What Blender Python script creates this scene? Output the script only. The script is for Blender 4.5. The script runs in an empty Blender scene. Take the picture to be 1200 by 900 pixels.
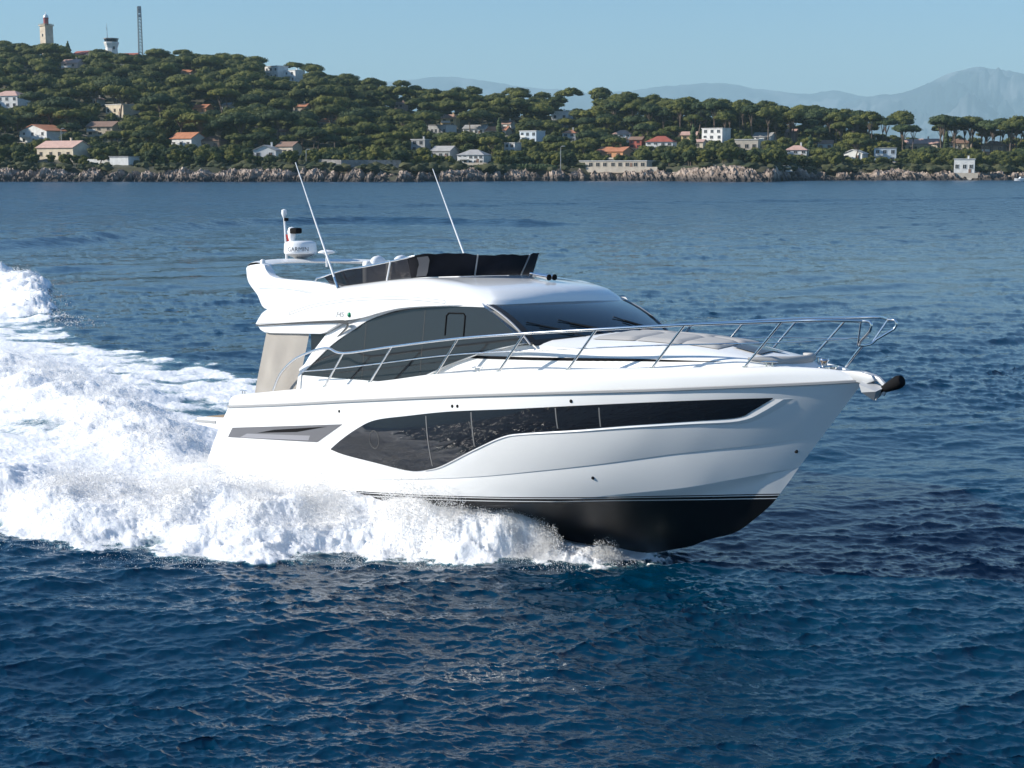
import bpy, bmesh, math, random
import numpy as np
from mathutils import Vector, Matrix
from mathutils.bvhtree import BVHTree
R = math.radians
SC = bpy.context.scene
COL = SC.collection
random.seed(7)
rng = np.random.default_rng(11)

# ------------------------------------------------------------------ camera, sky, sun, exposure
CAM_H = 5.69
cam_d = bpy.data.cameras.new('camera')
cam = bpy.data.objects.new('camera', cam_d)
COL.objects.link(cam)
cam.location = (0, 0, CAM_H)
cam.rotation_euler = (R(90 - 8.531), 0, 0)
cam_d.sensor_width = 36.0
cam_d.lens = 51.0
cam_d.clip_start = 0.5
cam_d.clip_end = 80000
SC.camera = cam

SUN_EL, SUN_AZ = 29.0, 86.5          # azimuth: turned left from straight behind the camera
world = bpy.data.worlds.new('World')
SC.world = world
world.use_nodes = True
wn = world.node_tree.nodes
sky = wn.new('ShaderNodeTexSky')
sky.sky_type = 'NISHITA'
sky.sun_disc = False
sky.sun_elevation = R(SUN_EL)
sx, sy = -math.sin(R(SUN_AZ)), -math.cos(R(SUN_AZ))
sky.sun_rotation = math.atan2(sx, sy)
sky.air_density = 2.0
sky.dust_density = 0.0
sky.ozone_density = 10.0
sky.altitude = 3000
wn['Background'].inputs['Strength'].default_value = 0.10
world.node_tree.links.new(sky.outputs['Color'], wn['Background'].inputs['Color'])
sun_d = bpy.data.lights.new('sun', 'SUN')
sun_d.energy = 5.0
sun_d.angle = R(0.53)
sun_d.color = (1.0, 0.94, 0.84)
sun = bpy.data.objects.new('sun', sun_d)
COL.objects.link(sun)
sv = Vector((sx * math.cos(R(SUN_EL)), sy * math.cos(R(SUN_EL)), math.sin(R(SUN_EL))))
sun.rotation_euler = sv.to_track_quat('Z', 'Y').to_euler()
SC.view_settings.view_transform = 'Standard'
SC.view_settings.look = 'None'
SC.view_settings.exposure = 0.54
SC.view_settings.gamma = 1.0
SC.view_settings.use_curve_mapping = False
SC.render.engine = 'CYCLES'
SC.cycles.use_denoising = True
SC.cycles.max_bounces = 7
SC.cycles.diffuse_bounces = 5
SC.cycles.glossy_bounces = 3
SC.cycles.transparent_max_bounces = 12
SC.cycles.volume_bounces = 0
SC.cycles.sample_clamp_indirect = 6.0
SC.cycles.sample_clamp_direct = 8.0

# ------------------------------------------------------------------ helpers
def mat(name, color, rough=0.5, metal=0.0, spec=0.5, coat=0.0, alpha=1.0):
    m = bpy.data.materials.new(name)
    m.use_nodes = True
    b = m.node_tree.nodes['Principled BSDF']
    b.inputs['Base Color'].default_value = (*color, 1)
    b.inputs['Roughness'].default_value = rough
    b.inputs['Metallic'].default_value = metal
    b.inputs['Specular IOR Level'].default_value = spec
    b.inputs['Coat Weight'].default_value = coat
    b.inputs['Coat Roughness'].default_value = 0.03
    b.inputs['Alpha'].default_value = alpha
    return m

def nodes(m):
    nt = m.node_tree
    return nt, nt.nodes, nt.links, nt.nodes['Principled BSDF']

def noise_tint(m, c1, c2, scale, detail=4, lo=0.35, hi=0.65, bump=0.0, bscale=None, coords='Object', dist=0.02):
    nt, N, Lk, b = nodes(m)
    tc = N.new('ShaderNodeTexCoord')
    n = N.new('ShaderNodeTexNoise')
    n.inputs['Scale'].default_value = scale
    n.inputs['Detail'].default_value = detail
    Lk.new(tc.outputs[coords], n.inputs['Vector'])
    r = N.new('ShaderNodeValToRGB')
    r.color_ramp.elements[0].position = lo
    r.color_ramp.elements[1].position = hi
    r.color_ramp.elements[0].color = (*c1, 1)
    r.color_ramp.elements[1].color = (*c2, 1)
    Lk.new(n.outputs['Fac'], r.inputs['Fac'])
    Lk.new(r.outputs['Color'], b.inputs['Base Color'])
    if bump:
        n2 = N.new('ShaderNodeTexNoise')
        n2.inputs['Scale'].default_value = bscale or scale * 3
        n2.inputs['Detail'].default_value = 6
        Lk.new(tc.outputs[coords], n2.inputs['Vector'])
        bp = N.new('ShaderNodeBump')
        bp.inputs['Strength'].default_value = bump
        bp.inputs['Distance'].default_value = dist
        Lk.new(n2.outputs['Fac'], bp.inputs['Height'])
        Lk.new(bp.outputs['Normal'], b.inputs['Normal'])
    return m

def link(name, me, mats, parent=None, smooth=None):
    for m in (mats if isinstance(mats, (list, tuple)) else [mats]):
        me.materials.append(m)
    o = bpy.data.objects.new(name, me)
    COL.objects.link(o)
    if parent is not None:
        o.parent = parent
    if smooth is not None:
        me.polygons.foreach_set('use_smooth', [True] * len(me.polygons))
        if smooth < 180:
            me.set_sharp_from_angle(angle=R(smooth))
    return o

def mesh(name, verts, faces, mats, parent=None, smooth=None, mi=None):
    me = bpy.data.meshes.new(name)
    me.from_pydata([tuple(v) for v in verts], [], [tuple(f) for f in faces])
    if mi is not None:
        me.polygons.foreach_set('material_index', mi)
    me.update()
    return link(name, me, mats, parent, smooth)

def np_mesh(name, V, F, mats, parent=None, smooth=None):
    """fast mesh from numpy arrays; F is (n,3) or (n,4)"""
    me = bpy.data.meshes.new(name)
    k = F.shape[1]
    me.vertices.add(len(V))
    me.vertices.foreach_set('co', np.ascontiguousarray(V, dtype=np.float32).ravel())
    me.loops.add(F.size)
    me.loops.foreach_set('vertex_index', np.ascontiguousarray(F, dtype=np.int32).ravel())
    me.polygons.add(len(F))
    me.polygons.foreach_set('loop_start', np.arange(0, F.size, k, dtype=np.int32))
    me.polygons.foreach_set('loop_total', np.full(len(F), k, dtype=np.int32))
    me.update(calc_edges=True)
    return link(name, me, mats, parent, smooth)

def empty(name, loc, label, cat, group=None, rz=0):
    o = bpy.data.objects.new(name, None)
    COL.objects.link(o)
    o.location = loc
    o.rotation_euler = (0, 0, rz)
    o.empty_display_size = 0.2
    tag(o, label, cat, group)
    return o

def tag(o, label=None, cat=None, group=None, kind=None):
    if label: o['label'] = label
    if cat: o['category'] = cat
    if group: o['group'] = group
    if kind: o['kind'] = kind
    return o

def smoothline(pts, n):
    """Catmull-Rom through pts, n samples evenly by chord length"""
    P = np.array(pts, float)
    if len(P) == 2:
        t = np.linspace(0, 1, n)[:, None]
        return P[0] * (1 - t) + P[1] * t
    Q = np.vstack([2 * P[0] - P[1], P, 2 * P[-1] - P[-2]])
    seg = np.linalg.norm(np.diff(P, axis=0), axis=1)
    s = np.concatenate([[0], np.cumsum(seg)])
    out = []
    for d in np.linspace(0, s[-1], n):
        i = min(np.searchsorted(s, d, side='right') - 1, len(seg) - 1)
        t = (d - s[i]) / seg[i]
        a, b, c, e = Q[i], Q[i + 1], Q[i + 2], Q[i + 3]
        out.append(0.5 * ((2 * b) + (-a + c) * t + (2 * a - 5 * b + 4 * c - e) * t * t + (-a + 3 * b - 3 * c + e) * t ** 3))
    return np.array(out)

class MB:
    """collects pieces into one mesh"""
    def __init__(s): s.v = []; s.f = []; s.m = []
    def add(s, V, F, mi=0):
        o = len(s.v)
        s.v += [tuple(p) for p in V]
        s.f += [tuple(i + o for i in f) for f in F]
        s.m += [mi] * len(F)
        return s
    def grid(s, rows, mi=0, closed=False, flip=False):
        rows = [list(map(tuple, r)) for r in rows]
        nr, nc = len(rows), len(rows[0])
        F = []
        for i in range(nr - 1):
            for j in range(nc if closed else nc - 1):
                k = (j + 1) % nc
                f = (i * nc + j, i * nc + k, (i + 1) * nc + k, (i + 1) * nc + j)
                F.append(f[::-1] if flip else f)
        return s.add([p for r in rows for p in r], F, mi)
    def tube(s, pts, r, n=8, mi=0, cap=True):
        P = [Vector(p) for p in pts]
        rr = r if isinstance(r, (list, tuple)) else [r] * len(P)
        rows = []
        up = None
        for i, p in enumerate(P):
            d = (P[min(i + 1, len(P) - 1)] - P[max(i - 1, 0)]).normalized()
            if up is None:
                up = Vector((0, 0, 1)) if abs(d.z) < .9 else Vector((1, 0, 0))
            a = d.cross(up).normalized()
            b = a.cross(d).normalized()
            up = b
            rows.append([p + (a * math.cos(2 * math.pi * k / n) + b * math.sin(2 * math.pi * k / n)) * rr[i] for k in range(n)])
        o = len(s.v)
        s.grid(rows, mi, closed=True)
        if cap:
            m = len(P) - 1
            s.f += [tuple(range(o + n - 1, o - 1, -1)), tuple(range(o + m * n, o + m * n + n))]
            s.m += [mi, mi]
        return s
    def box(s, c, d, mi=0, rot=None):
        x, y, z = d[0] / 2, d[1] / 2, d[2] / 2
        V = [Vector((a * x, b * y, e * z)) for a in (-1, 1) for b in (-1, 1) for e in (-1, 1)]
        if rot is not None: V = [rot @ p for p in V]
        V = [p + Vector(c) for p in V]
        return s.add(V, [(0, 1, 3, 2), (4, 6, 7, 5), (0, 4, 5, 1), (2, 3, 7, 6), (0, 2, 6, 4), (1, 5, 7, 3)], mi)
    def lathe(s, prof, c=(0, 0, 0), n=24, mi=0, rot=None):
        rows = []
        for r, z in prof:
            row = [Vector((max(r, 1e-4) * math.cos(2 * math.pi * k / n), max(r, 1e-4) * math.sin(2 * math.pi * k / n), z)) for k in range(n)]
            if rot is not None: row = [rot @ p for p in row]
            rows.append([p + Vector(c) for p in row])
        return s.grid(rows, mi, closed=True)
    def prism(s, poly, y0, y1, mi=0):
        """poly of (x,z); solid between y0 and y1 (functions of z or numbers)"""
        f0 = y0 if callable(y0) else (lambda x, z: y0)
        f1 = y1 if callable(y1) else (lambda x, z: y1)
        n = len(poly)
        V = [(x, f0(x, z), z) for x, z in poly] + [(x, f1(x, z), z) for x, z in poly]
        F = [tuple(range(n)), tuple(range(2 * n - 1, n - 1, -1))]
        F += [(i, i + n, (i + 1) % n + n, (i + 1) % n) for i in range(n)]
        return s.add(V, F, mi)
    def mirror(s):
        o = len(s.v)
        F = list(s.f); M_ = list(s.m)
        s.v += [(x, -y, z) for x, y, z in s.v]
        s.f += [tuple(i + o for i in f[::-1]) for f in F]
        s.m += M_
        return s
    def build(s, name, mats, parent=None, smooth=None, bevel=0, weld=0, seg=2, normals=True):
        me = bpy.data.meshes.new(name)
        me.from_pydata(s.v, [], s.f)
        me.polygons.foreach_set('material_index', s.m)
        bm = bmesh.new(); bm.from_mesh(me)
        if weld: bmesh.ops.remove_doubles(bm, verts=bm.verts, dist=weld)
        if normals: bmesh.ops.recalc_face_normals(bm, faces=bm.faces)
        if bevel:
            es = [e for e in bm.edges if len(e.link_faces) == 2 and e.calc_face_angle(0) > R(28)]
            bmesh.ops.bevel(bm, geom=es, offset=bevel, segments=seg, affect='EDGES', profile=0.6, clamp_overlap=True)
        bm.to_mesh(me); bm.free()
        return link(name, me, mats, parent, smooth)
# ------------------------------------------------------------------ the motor yacht
gel = mat('white gelcoat', (0.80, 0.80, 0.79), 0.22, spec=0.5, coat=0.6)
gel2 = mat('white deck moulding', (0.78, 0.78, 0.765), 0.42, spec=0.4)
blackglass = mat('black hull glass', (0.012, 0.013, 0.016), 0.035, spec=0.6, coat=0.3)
sideglass = mat('grey tinted glass', (0.022, 0.025, 0.028), 0.07, spec=0.45, coat=0.15)
screenglass = mat('windscreen glass', (0.012, 0.02, 0.026), 0.03, spec=0.75, coat=0.5)
steel = mat('polished stainless steel', (0.72, 0.72, 0.72), 0.14, metal=1.0)
rubm = mat('grey trim', (0.33, 0.33, 0.33), 0.35)
blackrub = mat('black rubber', (0.015, 0.015, 0.015), 0.5)
greym = mat('grey vent moulding', (0.12, 0.12, 0.13), 0.4)
canvas = mat('black canvas cover', (0.006, 0.007, 0.012), 0.75, spec=0.2)
tint = mat('smoked acrylic screen', (0.012, 0.009, 0.010), 0.06, spec=0.5, alpha=0.93)
curtain_m = mat('taupe mesh curtain', (0.33, 0.29, 0.25), 0.9, spec=0.1, alpha=0.93)
cush = mat('pale grey cushion', (0.41, 0.40, 0.385), 0.85, spec=0.2)
teak = mat('teak deck', (0.36, 0.25, 0.14), 0.7)
plastic = mat('white plastic', (0.8, 0.8, 0.8), 0.35)
darkp = mat('dark plastic', (0.012, 0.012, 0.013), 0.85, spec=.05)
redm = mat('red cloth', (0.35, 0.03, 0.03), 0.8)
greenm = mat('green lens', (0.0, 0.22, 0.10), 0.25)
badge_m = mat('grey badge', (0.42, 0.42, 0.42), 0.3, metal=0.4)
galv = mat('galvanised anchor', (0.50, 0.51, 0.52), 0.5, metal=0.35)
noise_tint(curtain_m, (0.345, 0.315, 0.28), (0.39, 0.36, 0.32), 1.2, bump=0.15, bscale=90)
noise_tint(canvas, (0.004, 0.005, 0.009), (0.012, 0.013, 0.02), 2.0, bump=0.5, bscale=5, dist=0.03)
noise_tint(teak, (0.30, 0.20, 0.11), (0.42, 0.30, 0.18), 14)

# hull paint: white above, black below the boot top with two white pin lines (in the hull's own coordinates)
hullm = mat('hull gelcoat', (0.80, 0.80, 0.79), 0.13, spec=0.5, coat=0.7)
nt, N, Lk, b = nodes(hullm)
tc = N.new('ShaderNodeTexCoord'); sep = N.new('ShaderNodeSeparateXYZ')
Lk.new(tc.outputs['Object'], sep.inputs['Vector'])
ma = N.new('ShaderNodeMath'); ma.operation = 'MULTIPLY_ADD'
ma.inputs[1].default_value = -0.0687; Lk.new(sep.outputs['X'], ma.inputs[0]); Lk.new(sep.outputs['Z'], ma.inputs[2])
ad = N.new('ShaderNodeMath'); ad.operation = 'ADD'; ad.inputs[1].default_value = 0.13 + 0.5
Lk.new(ma.outputs[0], ad.inputs[0])
rp = N.new('ShaderNodeValToRGB'); rp.color_ramp.interpolation = 'CONSTANT'
K, Wt = (0.004, 0.004, 0.005, 1), (0.80, 0.80, 0.79, 1)
els = [(0.0, K), (0.422, Wt), (0.437, K), (0.472, Wt), (0.482, K), (0.5, Wt)]
cr = rp.color_ramp
cr.elements[0].position, cr.elements[0].color = els[0]
cr.elements[1].position, cr.elements[1].color = els[1]
for p_, c_ in els[2:]:
    e_ = cr.elements.new(p_); e_.color = c_
Lk.new(ad.outputs[0], rp.inputs['Fac']); Lk.new(rp.outputs['Color'], b.inputs['Base Color'])
rm_ = N.new('ShaderNodeMapRange'); rm_.inputs['From Max'].default_value = .8; rm_.inputs['To Min'].default_value = .42; rm_.inputs['To Max'].default_value = .13
Lk.new(rp.outputs['Color'], rm_.inputs['Value']); Lk.new(rm_.outputs['Result'], b.inputs['Roughness'])
cm_ = N.new('ShaderNodeMapRange'); cm_.inputs['From Max'].default_value = .8; cm_.inputs['To Max'].default_value = .7
Lk.new(rp.outputs['Color'], cm_.inputs['Value']); Lk.new(cm_.outputs['Result'], b.inputs['Coat Weight'])

yacht = empty('motor_yacht', (-3.84, 27.42, 0.0), 'white flybridge motor yacht running fast to the right with foam along its side', 'motor yacht')
yacht.rotation_euler = (0, 0, 0)
def yrot(th, tr, ro):
    return Matrix.Rotation(-th, 4, 'Z') @ Matrix.Rotation(-tr, 4, 'Y') @ Matrix.Rotation(-ro, 4, 'X')
yacht.matrix_world = Matrix.Translation((-3.84, 27.42, 0.0)) @ yrot(R(47.5), R(3.4), R(2.1))
YM = yacht.matrix_world.copy()

# --- hull: longitudinal lines lofted (x forward, y to port, z up)
def interp_line(tab, xs):
    T = np.array(tab, float)
    return np.stack([xs, np.interp(xs, T[:, 0], T[:, 1]), np.interp(xs, T[:, 0], T[:, 2])], 1)
RUB = [(0.30, 2.006, 1.29), (1, 2.025, 1.347), (2, 2.044, 1.43), (3, 2.056, 1.519), (4, 2.06, 1.611), (5, 2.06, 1.698), (6, 2.049, 1.785), (7, 1.992, 1.866), (8, 1.865, 1.937), (9, 1.648, 2.002), (10, 1.324, 2.064), (10.5, 1.118, 2.098), (11, 0.878, 2.13), (11.5, 0.605, 2.162), (12, 0.296, 2.195), (12.25, 0.127, 2.214), (12.43, 0.0, 2.228)]
KN = [(-0.80, 1.95, -0.20), (1, 1.98, -0.004), (2, 1.991, 0.113), (3, 1.998, 0.229), (4, 2.0, 0.332), (5, 1.997, 0.432), (6, 1.954, 0.54), (7, 1.84, 0.661), (8, 1.643, 0.814), (9, 1.353, 0.979), (10, 0.964, 1.167), (10.5, 0.73, 1.248), (11, 0.469, 1.327), (11.5, 0.18, 1.41), (11.79, 0.0, 1.459)]
CH = [(-0.8, 1.86, -0.46), (1, 1.885, -0.36), (3, 1.898, -0.20), (5, 1.897, -0.01), (6, 1.859, 0.11), (7, 1.70, 0.21), (8, 1.455, 0.335), (9, 1.14, 0.507), (10, 0.735, 0.67), (10.5, 0.495, 0.786), (11, 0.238, 0.911), (11.42, 0.0, 1.018)]
KEEL = [(-0.8, -0.85), (4, -0.82), (8, -0.60), (9.3, -0.37), (9.85, -0.165), (10.34, 0.0), (10.69, 0.24), (10.98, 0.48), (11.15, 0.68), (11.3, 0.86)]
n = 90
def side(tab, s=1):
    P = smoothline([(a, -b_, c) for a, b_, c in tab], 300)
    # resample densest towards the bow
    t = np.linspace(0, 1, n) ** 0.8
    return np.array([P[int(round(k * 299))] for k in t])
def fine(tab):
    T = np.array(tab, float); t = np.linspace(0, 1, n) ** 0.85
    P = smoothline([(a, -b_, c) for a, b_, c in tab], 1200)
    return P[np.round(t * 1199).astype(int)]
L_rub, L_kn, L_ch = fine(RUB), fine(KN), fine(CH)
kp = smoothline([(a, 0.0, c) for a, c in KEEL], 1200)
L_keel = kp[np.round((np.linspace(0, 1, n) ** 0.85) * 1199).astype(int)]
L_chin = L_ch + np.array([0, 0.07, -0.015]); L_chin[:, 1] = np.minimum(L_chin[:, 1], 0)
wk = np.clip(-L_ch[:, 1] / .5, 0, 1)[:, None]; L_chin = L_ch * (1 - wk) + (L_chin * 0.93 + L_keel * 0.07) * wk
def between(a, b_, ts, bulge=0.0):
    rows = []
    for t in ts:
        r_ = a * (1 - t) + b_ * t
        r_ = r_.copy()
        r_[:, 1] -= bulge * 4 * t * (1 - t) * np.clip(-r_[:, 1] / 1.2, 0, 1)
        rows.append(r_)
    return rows
rows = [L_keel] + between(L_keel, L_chin, [.2, .4, .6, .8], .03) + [L_chin, L_ch]
rows += between(L_ch, L_kn, [.02, .2, .4, .6, .8, .98], .02)
kn_out = L_kn.copy(); kn_out[:, 1] -= 0.012 * np.clip(-kn_out[:, 1] / .5, 0, 1)
rows += [L_kn, kn_out]
rows += between(kn_out, L_rub, [.03, .12, .25, .4, .55, .7, .85, .97], .055)
rows += [L_rub]
hb = MB().grid(rows).mirror()
# transom
tr_rows = [[r_[0], (r_[0][0], -r_[0][1], r_[0][2])] for r_ in rows]
hb.grid(tr_rows)
hull = hb.build('hull', hullm, yacht, smooth=32, weld=0.0008)
bv_v = [tuple(p) for r_ in rows for p in r_]
HB = BVHTree.FromPolygons(bv_v, [(i * n + j, i * n + j + 1, (i + 1) * n + j + 1, (i + 1) * n + j) for i in range(len(rows) - 1) for j in range(n - 1)])
def on_hull(x, z, off=0.006):
    h_, nrm, _, _ = HB.ray_cast(Vector((x, -6, z)), Vector((0, 1, 0)))
    if h_ is None:
        h_, nrm, _, _ = HB.find_nearest(Vector((x, -1.5, z)))
    if nrm.y > 0: nrm = -nrm
    return h_ + nrm * off

def hull_patch(top, bot, nx, nz, off):
    """rows of points on the starboard topside between two (x,z) curves"""
    t = smoothline([(a, 0, c) for a, c in top], nx); u = smoothline([(a, 0, c) for a, c in bot], nx)
    return [[on_hull(a[0] * (1 - k) + c[0] * k, a[2] * (1 - k) + c[2] * k, off) for a, c in zip(t, u)] for k in np.linspace(0, 1, nz)]

# hull windows, one long black pane each side with slim mullions
W_TOP = [(3.57, 0.805), (3.89, 0.987), (4.37, 1.218), (4.83, 1.374), (5.64, 1.495), (6.6, 1.62), (7.78, 1.722), (8.92, 1.824), (9.97, 1.91), (10.78, 1.966), (11.43, 2.002)]
W_BOT = [(3.57, 0.800), (3.93, 0.744), (4.76, 0.685), (5.54, 0.632), (5.94, 0.675), (6.32, 0.78), (7.06, 1.098), (7.59, 1.311), (7.96, 1.384), (8.85, 1.48), (9.6, 1.573), (10.45, 1.662), (10.97, 1.723), (11.16, 1.822), (11.43, 1.992)]
def flip_rows(rows): return [[(p[0], -p[1], p[2]) for p in r_] for r_ in rows]
def xz_dense(poly, m):
    """resample an (x,z) polyline by x so that top and bottom columns stand above each other"""
    T = np.array(poly); P = smoothline([(a, 0, c) for a, c in poly], 800)
    return P
tp, bt = xz_dense(W_TOP, 0), xz_dense(W_BOT, 0)
wx = np.linspace(3.571, 11.429, 110)
tz = np.interp(wx, tp[:, 0], tp[:, 2]); bz = np.interp(wx, bt[:, 0], bt[:, 2])
wrows = [[on_hull(x, zb * (1 - k) + zt * k, 0.008) for x, zt, zb in zip(wx, tz, bz)] for k in np.linspace(0, 1, 7)]
def with_port(name, rows, m, parent, smooth=60):
    a = MB().grid(rows).build(name, m, parent, smooth, normals=False)
    b_ = MB().grid(flip_rows(rows), flip=True).build(name, m, parent, smooth, normals=False)
    return a, b_
mull = []
for (xa, za), (xb, zb) in [((6.06, 1.535), (6.12, 0.738)), ((7.03, 1.645), (7.05, 1.136)), ((8.55, 1.783), (8.55, 1.477)), ((9.22, 1.812), (9.2, 1.532))]:
    mull.append([[on_hull(xa + d * .009 + (xb - xa) * t, za + (zb - za) * t, 0.011) for t in np.linspace(0.02, .98, 8)] for d in (-1, 1)])
for s in (1, -1):
    mb = MB()
    mb.grid(wrows if s == 1 else flip_rows(wrows), 0)
    for q in mull: mb.grid(q if s == 1 else flip_rows(q), 1)
    # a porthole ring seen faintly through the aft pane
    ring = [[on_hull(4.78 + r_ * math.cos(a), 1.06 + r_ * 1.15 * math.sin(a), 0.0105) for a in np.linspace(0, 2 * math.pi, 25)] for r_ in (.115, .13)]
    mb.grid(ring if s == 1 else flip_rows(ring), 2)
    o = mb.build('hull_window', [blackglass, mat('mullion seal', (0.17, 0.17, 0.17), .4), mat('porthole ring', (0.045, 0.045, 0.045), .5)], hull, 60)
# bevelled return under the forward half of the window, a separate white lip
lip_t = [(5.94, 0.670), (6.32, 0.772), (7.06, 1.090), (7.59, 1.303), (7.96, 1.376), (8.85, 1.472), (9.6, 1.564), (10.45, 1.653), (10.97, 1.712), (11.18, 1.81), (11.45, 1.985)]
lip_b = [(5.94, 0.660), (6.32, 0.752), (7.06, 1.066), (7.59, 1.276), (7.96, 1.346), (8.85, 1.437), (9.6, 1.522), (10.45, 1.603), (11.02, 1.645), (11.36, 1.80), (11.66, 1.992)]
la, lb = smoothline([(a, 0, c) for a, c in lip_t], 70), smoothline([(a, 0, c) for a, c in lip_b], 70)
lip = [[on_hull(p[0], p[2], o_) for p in l_] for l_, o_ in ((la, .003), (la * .55 + lb * .45, .016), (lb, .003))]
with_port('window_surround', lip, gel, hull, 20)
# grey strip following the sheer, standing in for the shadow line under the bulwark
rr = [Vector(p) + Vector((0, -.012, 0)) for p in L_rub[::2]] + [Vector(L_rub[-1])]
for s in (1, -1):
    mb = MB()
    ring = []
    for p in rr:
        ring.append([(p.x, s * (p.y - .004), p.z + .030), (p.x, s * (p.y - .022), p.z + .022), (p.x, s * (p.y - .022), p.z - .006), (p.x, s * (p.y + .01), p.z - .014)])
    mb.grid(ring)
    mb.build('sheer_shade_strip', rubm, hull, 40)
# side air vent near the stern
vp = [(0.33, 0.748), (0.49, 0.931), (3.93, 1.242), (3.2, 0.89)]
def quad_rows(a, b_, c, d, nx, nz, off):
    return [[on_hull(*((np.array(a) * (1 - u) + np.array(d) * u) * (1 - v) + (np.array(b_) * (1 - u) + np.array(c) * u) * v), off) for u in np.linspace(0, 1, nx)] for v in np.linspace(0, 1, nz)]
vr = quad_rows(*vp, 30, 4, .007)
vent_in = quad_rows((1.35, .905), (1.9, 1.000), (3.52, 1.175), (2.6, 1.015), 20, 3, .010)
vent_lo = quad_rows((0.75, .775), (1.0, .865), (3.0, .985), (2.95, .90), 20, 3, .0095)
for s in (1, -1):
    mb = MB().grid(vr if s == 1 else flip_rows(vr), 0).grid(vent_in if s == 1 else flip_rows(vent_in), 1).grid(vent_lo if s == 1 else flip_rows(vent_lo), 2)
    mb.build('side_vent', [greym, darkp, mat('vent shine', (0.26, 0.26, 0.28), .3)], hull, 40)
# small through-hull fittings
for x, z in [(3.82, 1.444), (6.63, 1.698), (6.74, 1.704), (8.8, 1.879), (8.86, 0.771), (11.46, 1.252)]:
    for s in (1, -1):
        p = on_hull(x, z, 0.0)
        MB().lathe([(.0, .010), (.022, .008), (.027, .002), (.027, -.01)], (p.x, s * p.y, p.z), 10, rot=Matrix.Rotation(R(90 * s), 3, 'X')).build('drain_outlet', darkp, hull, 40)

# --- bulwark and deck
CAP = [(0.4, 1.909, 1.508), (1, 1.925, 1.571), (2, 1.944, 1.678), (3, 1.956, 1.784), (4, 1.96, 1.89), (5, 1.96, 2.003), (6, 1.949, 2.134), (7, 1.892, 2.211), (8, 1.765, 2.271), (9, 1.548, 2.322), (10, 1.224, 2.365), (11, 0.778, 2.387), (11.5, 0.505, 2.400), (12, 0.22, 2.375), (12.25, 0.07, 2.325), (12.36, 0.0, 2.285)]
L_cap = fine(CAP)
def capat(x):
    T = np.array(CAP)
    return np.interp(x, T[:, 0], T[:, 1]), np.interp(x, T[:, 0], T[:, 2])
L_rubt = L_rub.copy(); L_rubt[:, 2] += .028
m1 = L_rubt * .55 + L_cap * .45; m1[:, 1] -= .05 * np.clip(-m1[:, 1] / .8, 0, 1); m1[:, 2] += .0
m2 = L_rubt * .18 + L_cap * .82; m2[:, 1] -= .055 * np.clip(-m2[:, 1] / .8, 0, 1)
k_in = L_cap.copy(); k_in[:, 1] = np.minimum(k_in[:, 1] + .07, 0); k_in[:, 2] += .004
k_dn = L_cap.copy(); k_dn[:, 1] = np.minimum(k_dn[:, 1] + .11, 0); k_dn[:, 2] -= .10
d_in = L_cap.copy(); d_in[:, 1] = np.minimum(d_in[:, 1] + .45, 0); d_in[:, 2] -= .10
d_c = L_cap.copy(); d_c[:, 1] = 0; d_c[:, 2] -= .07
mb = MB().grid([L_rubt, m1, m2, L_cap, k_in, k_dn, d_in, d_c]).mirror()
deck = mb.build('deck', gel2, yacht, 50, weld=.0006)
# aft quarter closing the stern above the sheer strip
mb = MB()
a0 = [(0.36, -1.99, 1.32), (0.40, -1.95, 1.47), (.44, -1.86, 1.51)]
mb.prism([(0.30, 1.29), (0.40, 1.50), (0.55, 1.52), (0.8, 1.3)], -1.9, 1.9)
mb.build('transom_top', gel, yacht, 40, bevel=.02)
# swim platform standing out behind the transom
mb = MB().prism([(-1.75, .93), (-0.45, .98), (-0.45, .72), (-1.7, .78)], -1.5, 1.5)
sp = mb.build('swim_platform', gel2, yacht, 40, bevel=.04)
MB().prism([(-1.77, .885), (-1.0, .905), (-1.0, .855), (-1.77, .835)], -1.52, 1.52).build('fender_strip', rubm, sp, 40, bevel=.01)
mb = MB().prism([(-1.6, .937), (-0.6, .975), (-0.6, .982), (-1.6, .944)], -1.35, 1.35).build('teak_panel', teak, sp)
# cleats
def cleat(x, y, z, rz=0):
    mb = MB()
    for dx in (-.05, .05): mb.tube([(dx, 0, 0), (dx, 0, .07)], .014, 8)
    mb.tube([(-.15, 0, .075), (-.08, 0, .085), (.08, 0, .085), (.15, 0, .075)], [.010, .016, .016, .010], 8)
    o = mb.build('cleat', steel, deck, 60); o.scale = (.75, .75, .75); o.location = (x, y, z); o.rotation_euler = (0, 0, rz)
    return o
for s in (1, -1):
    cleat(.62, s * -1.88, 1.535, s * .02); cleat(6.95, s * -1.80, 2.215, s * .1); cleat(11.35, s * -.55, 2.405, s * .5)
# cockpit floor and aft bench
MB().box((1.4, 0, 1.02), (2.6, 3.3, .04)).build('cockpit_floor', teak, deck)
bn = MB().box((.75, 0, 1.25), (.6, 2.6, .42)).build('aft_bench', gel2, yacht, 40, bevel=.05)
MB().box((.78, 0, 1.50), (.52, 2.5, .12)).build('cushion', cush, bn, 40, bevel=.04)

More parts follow.
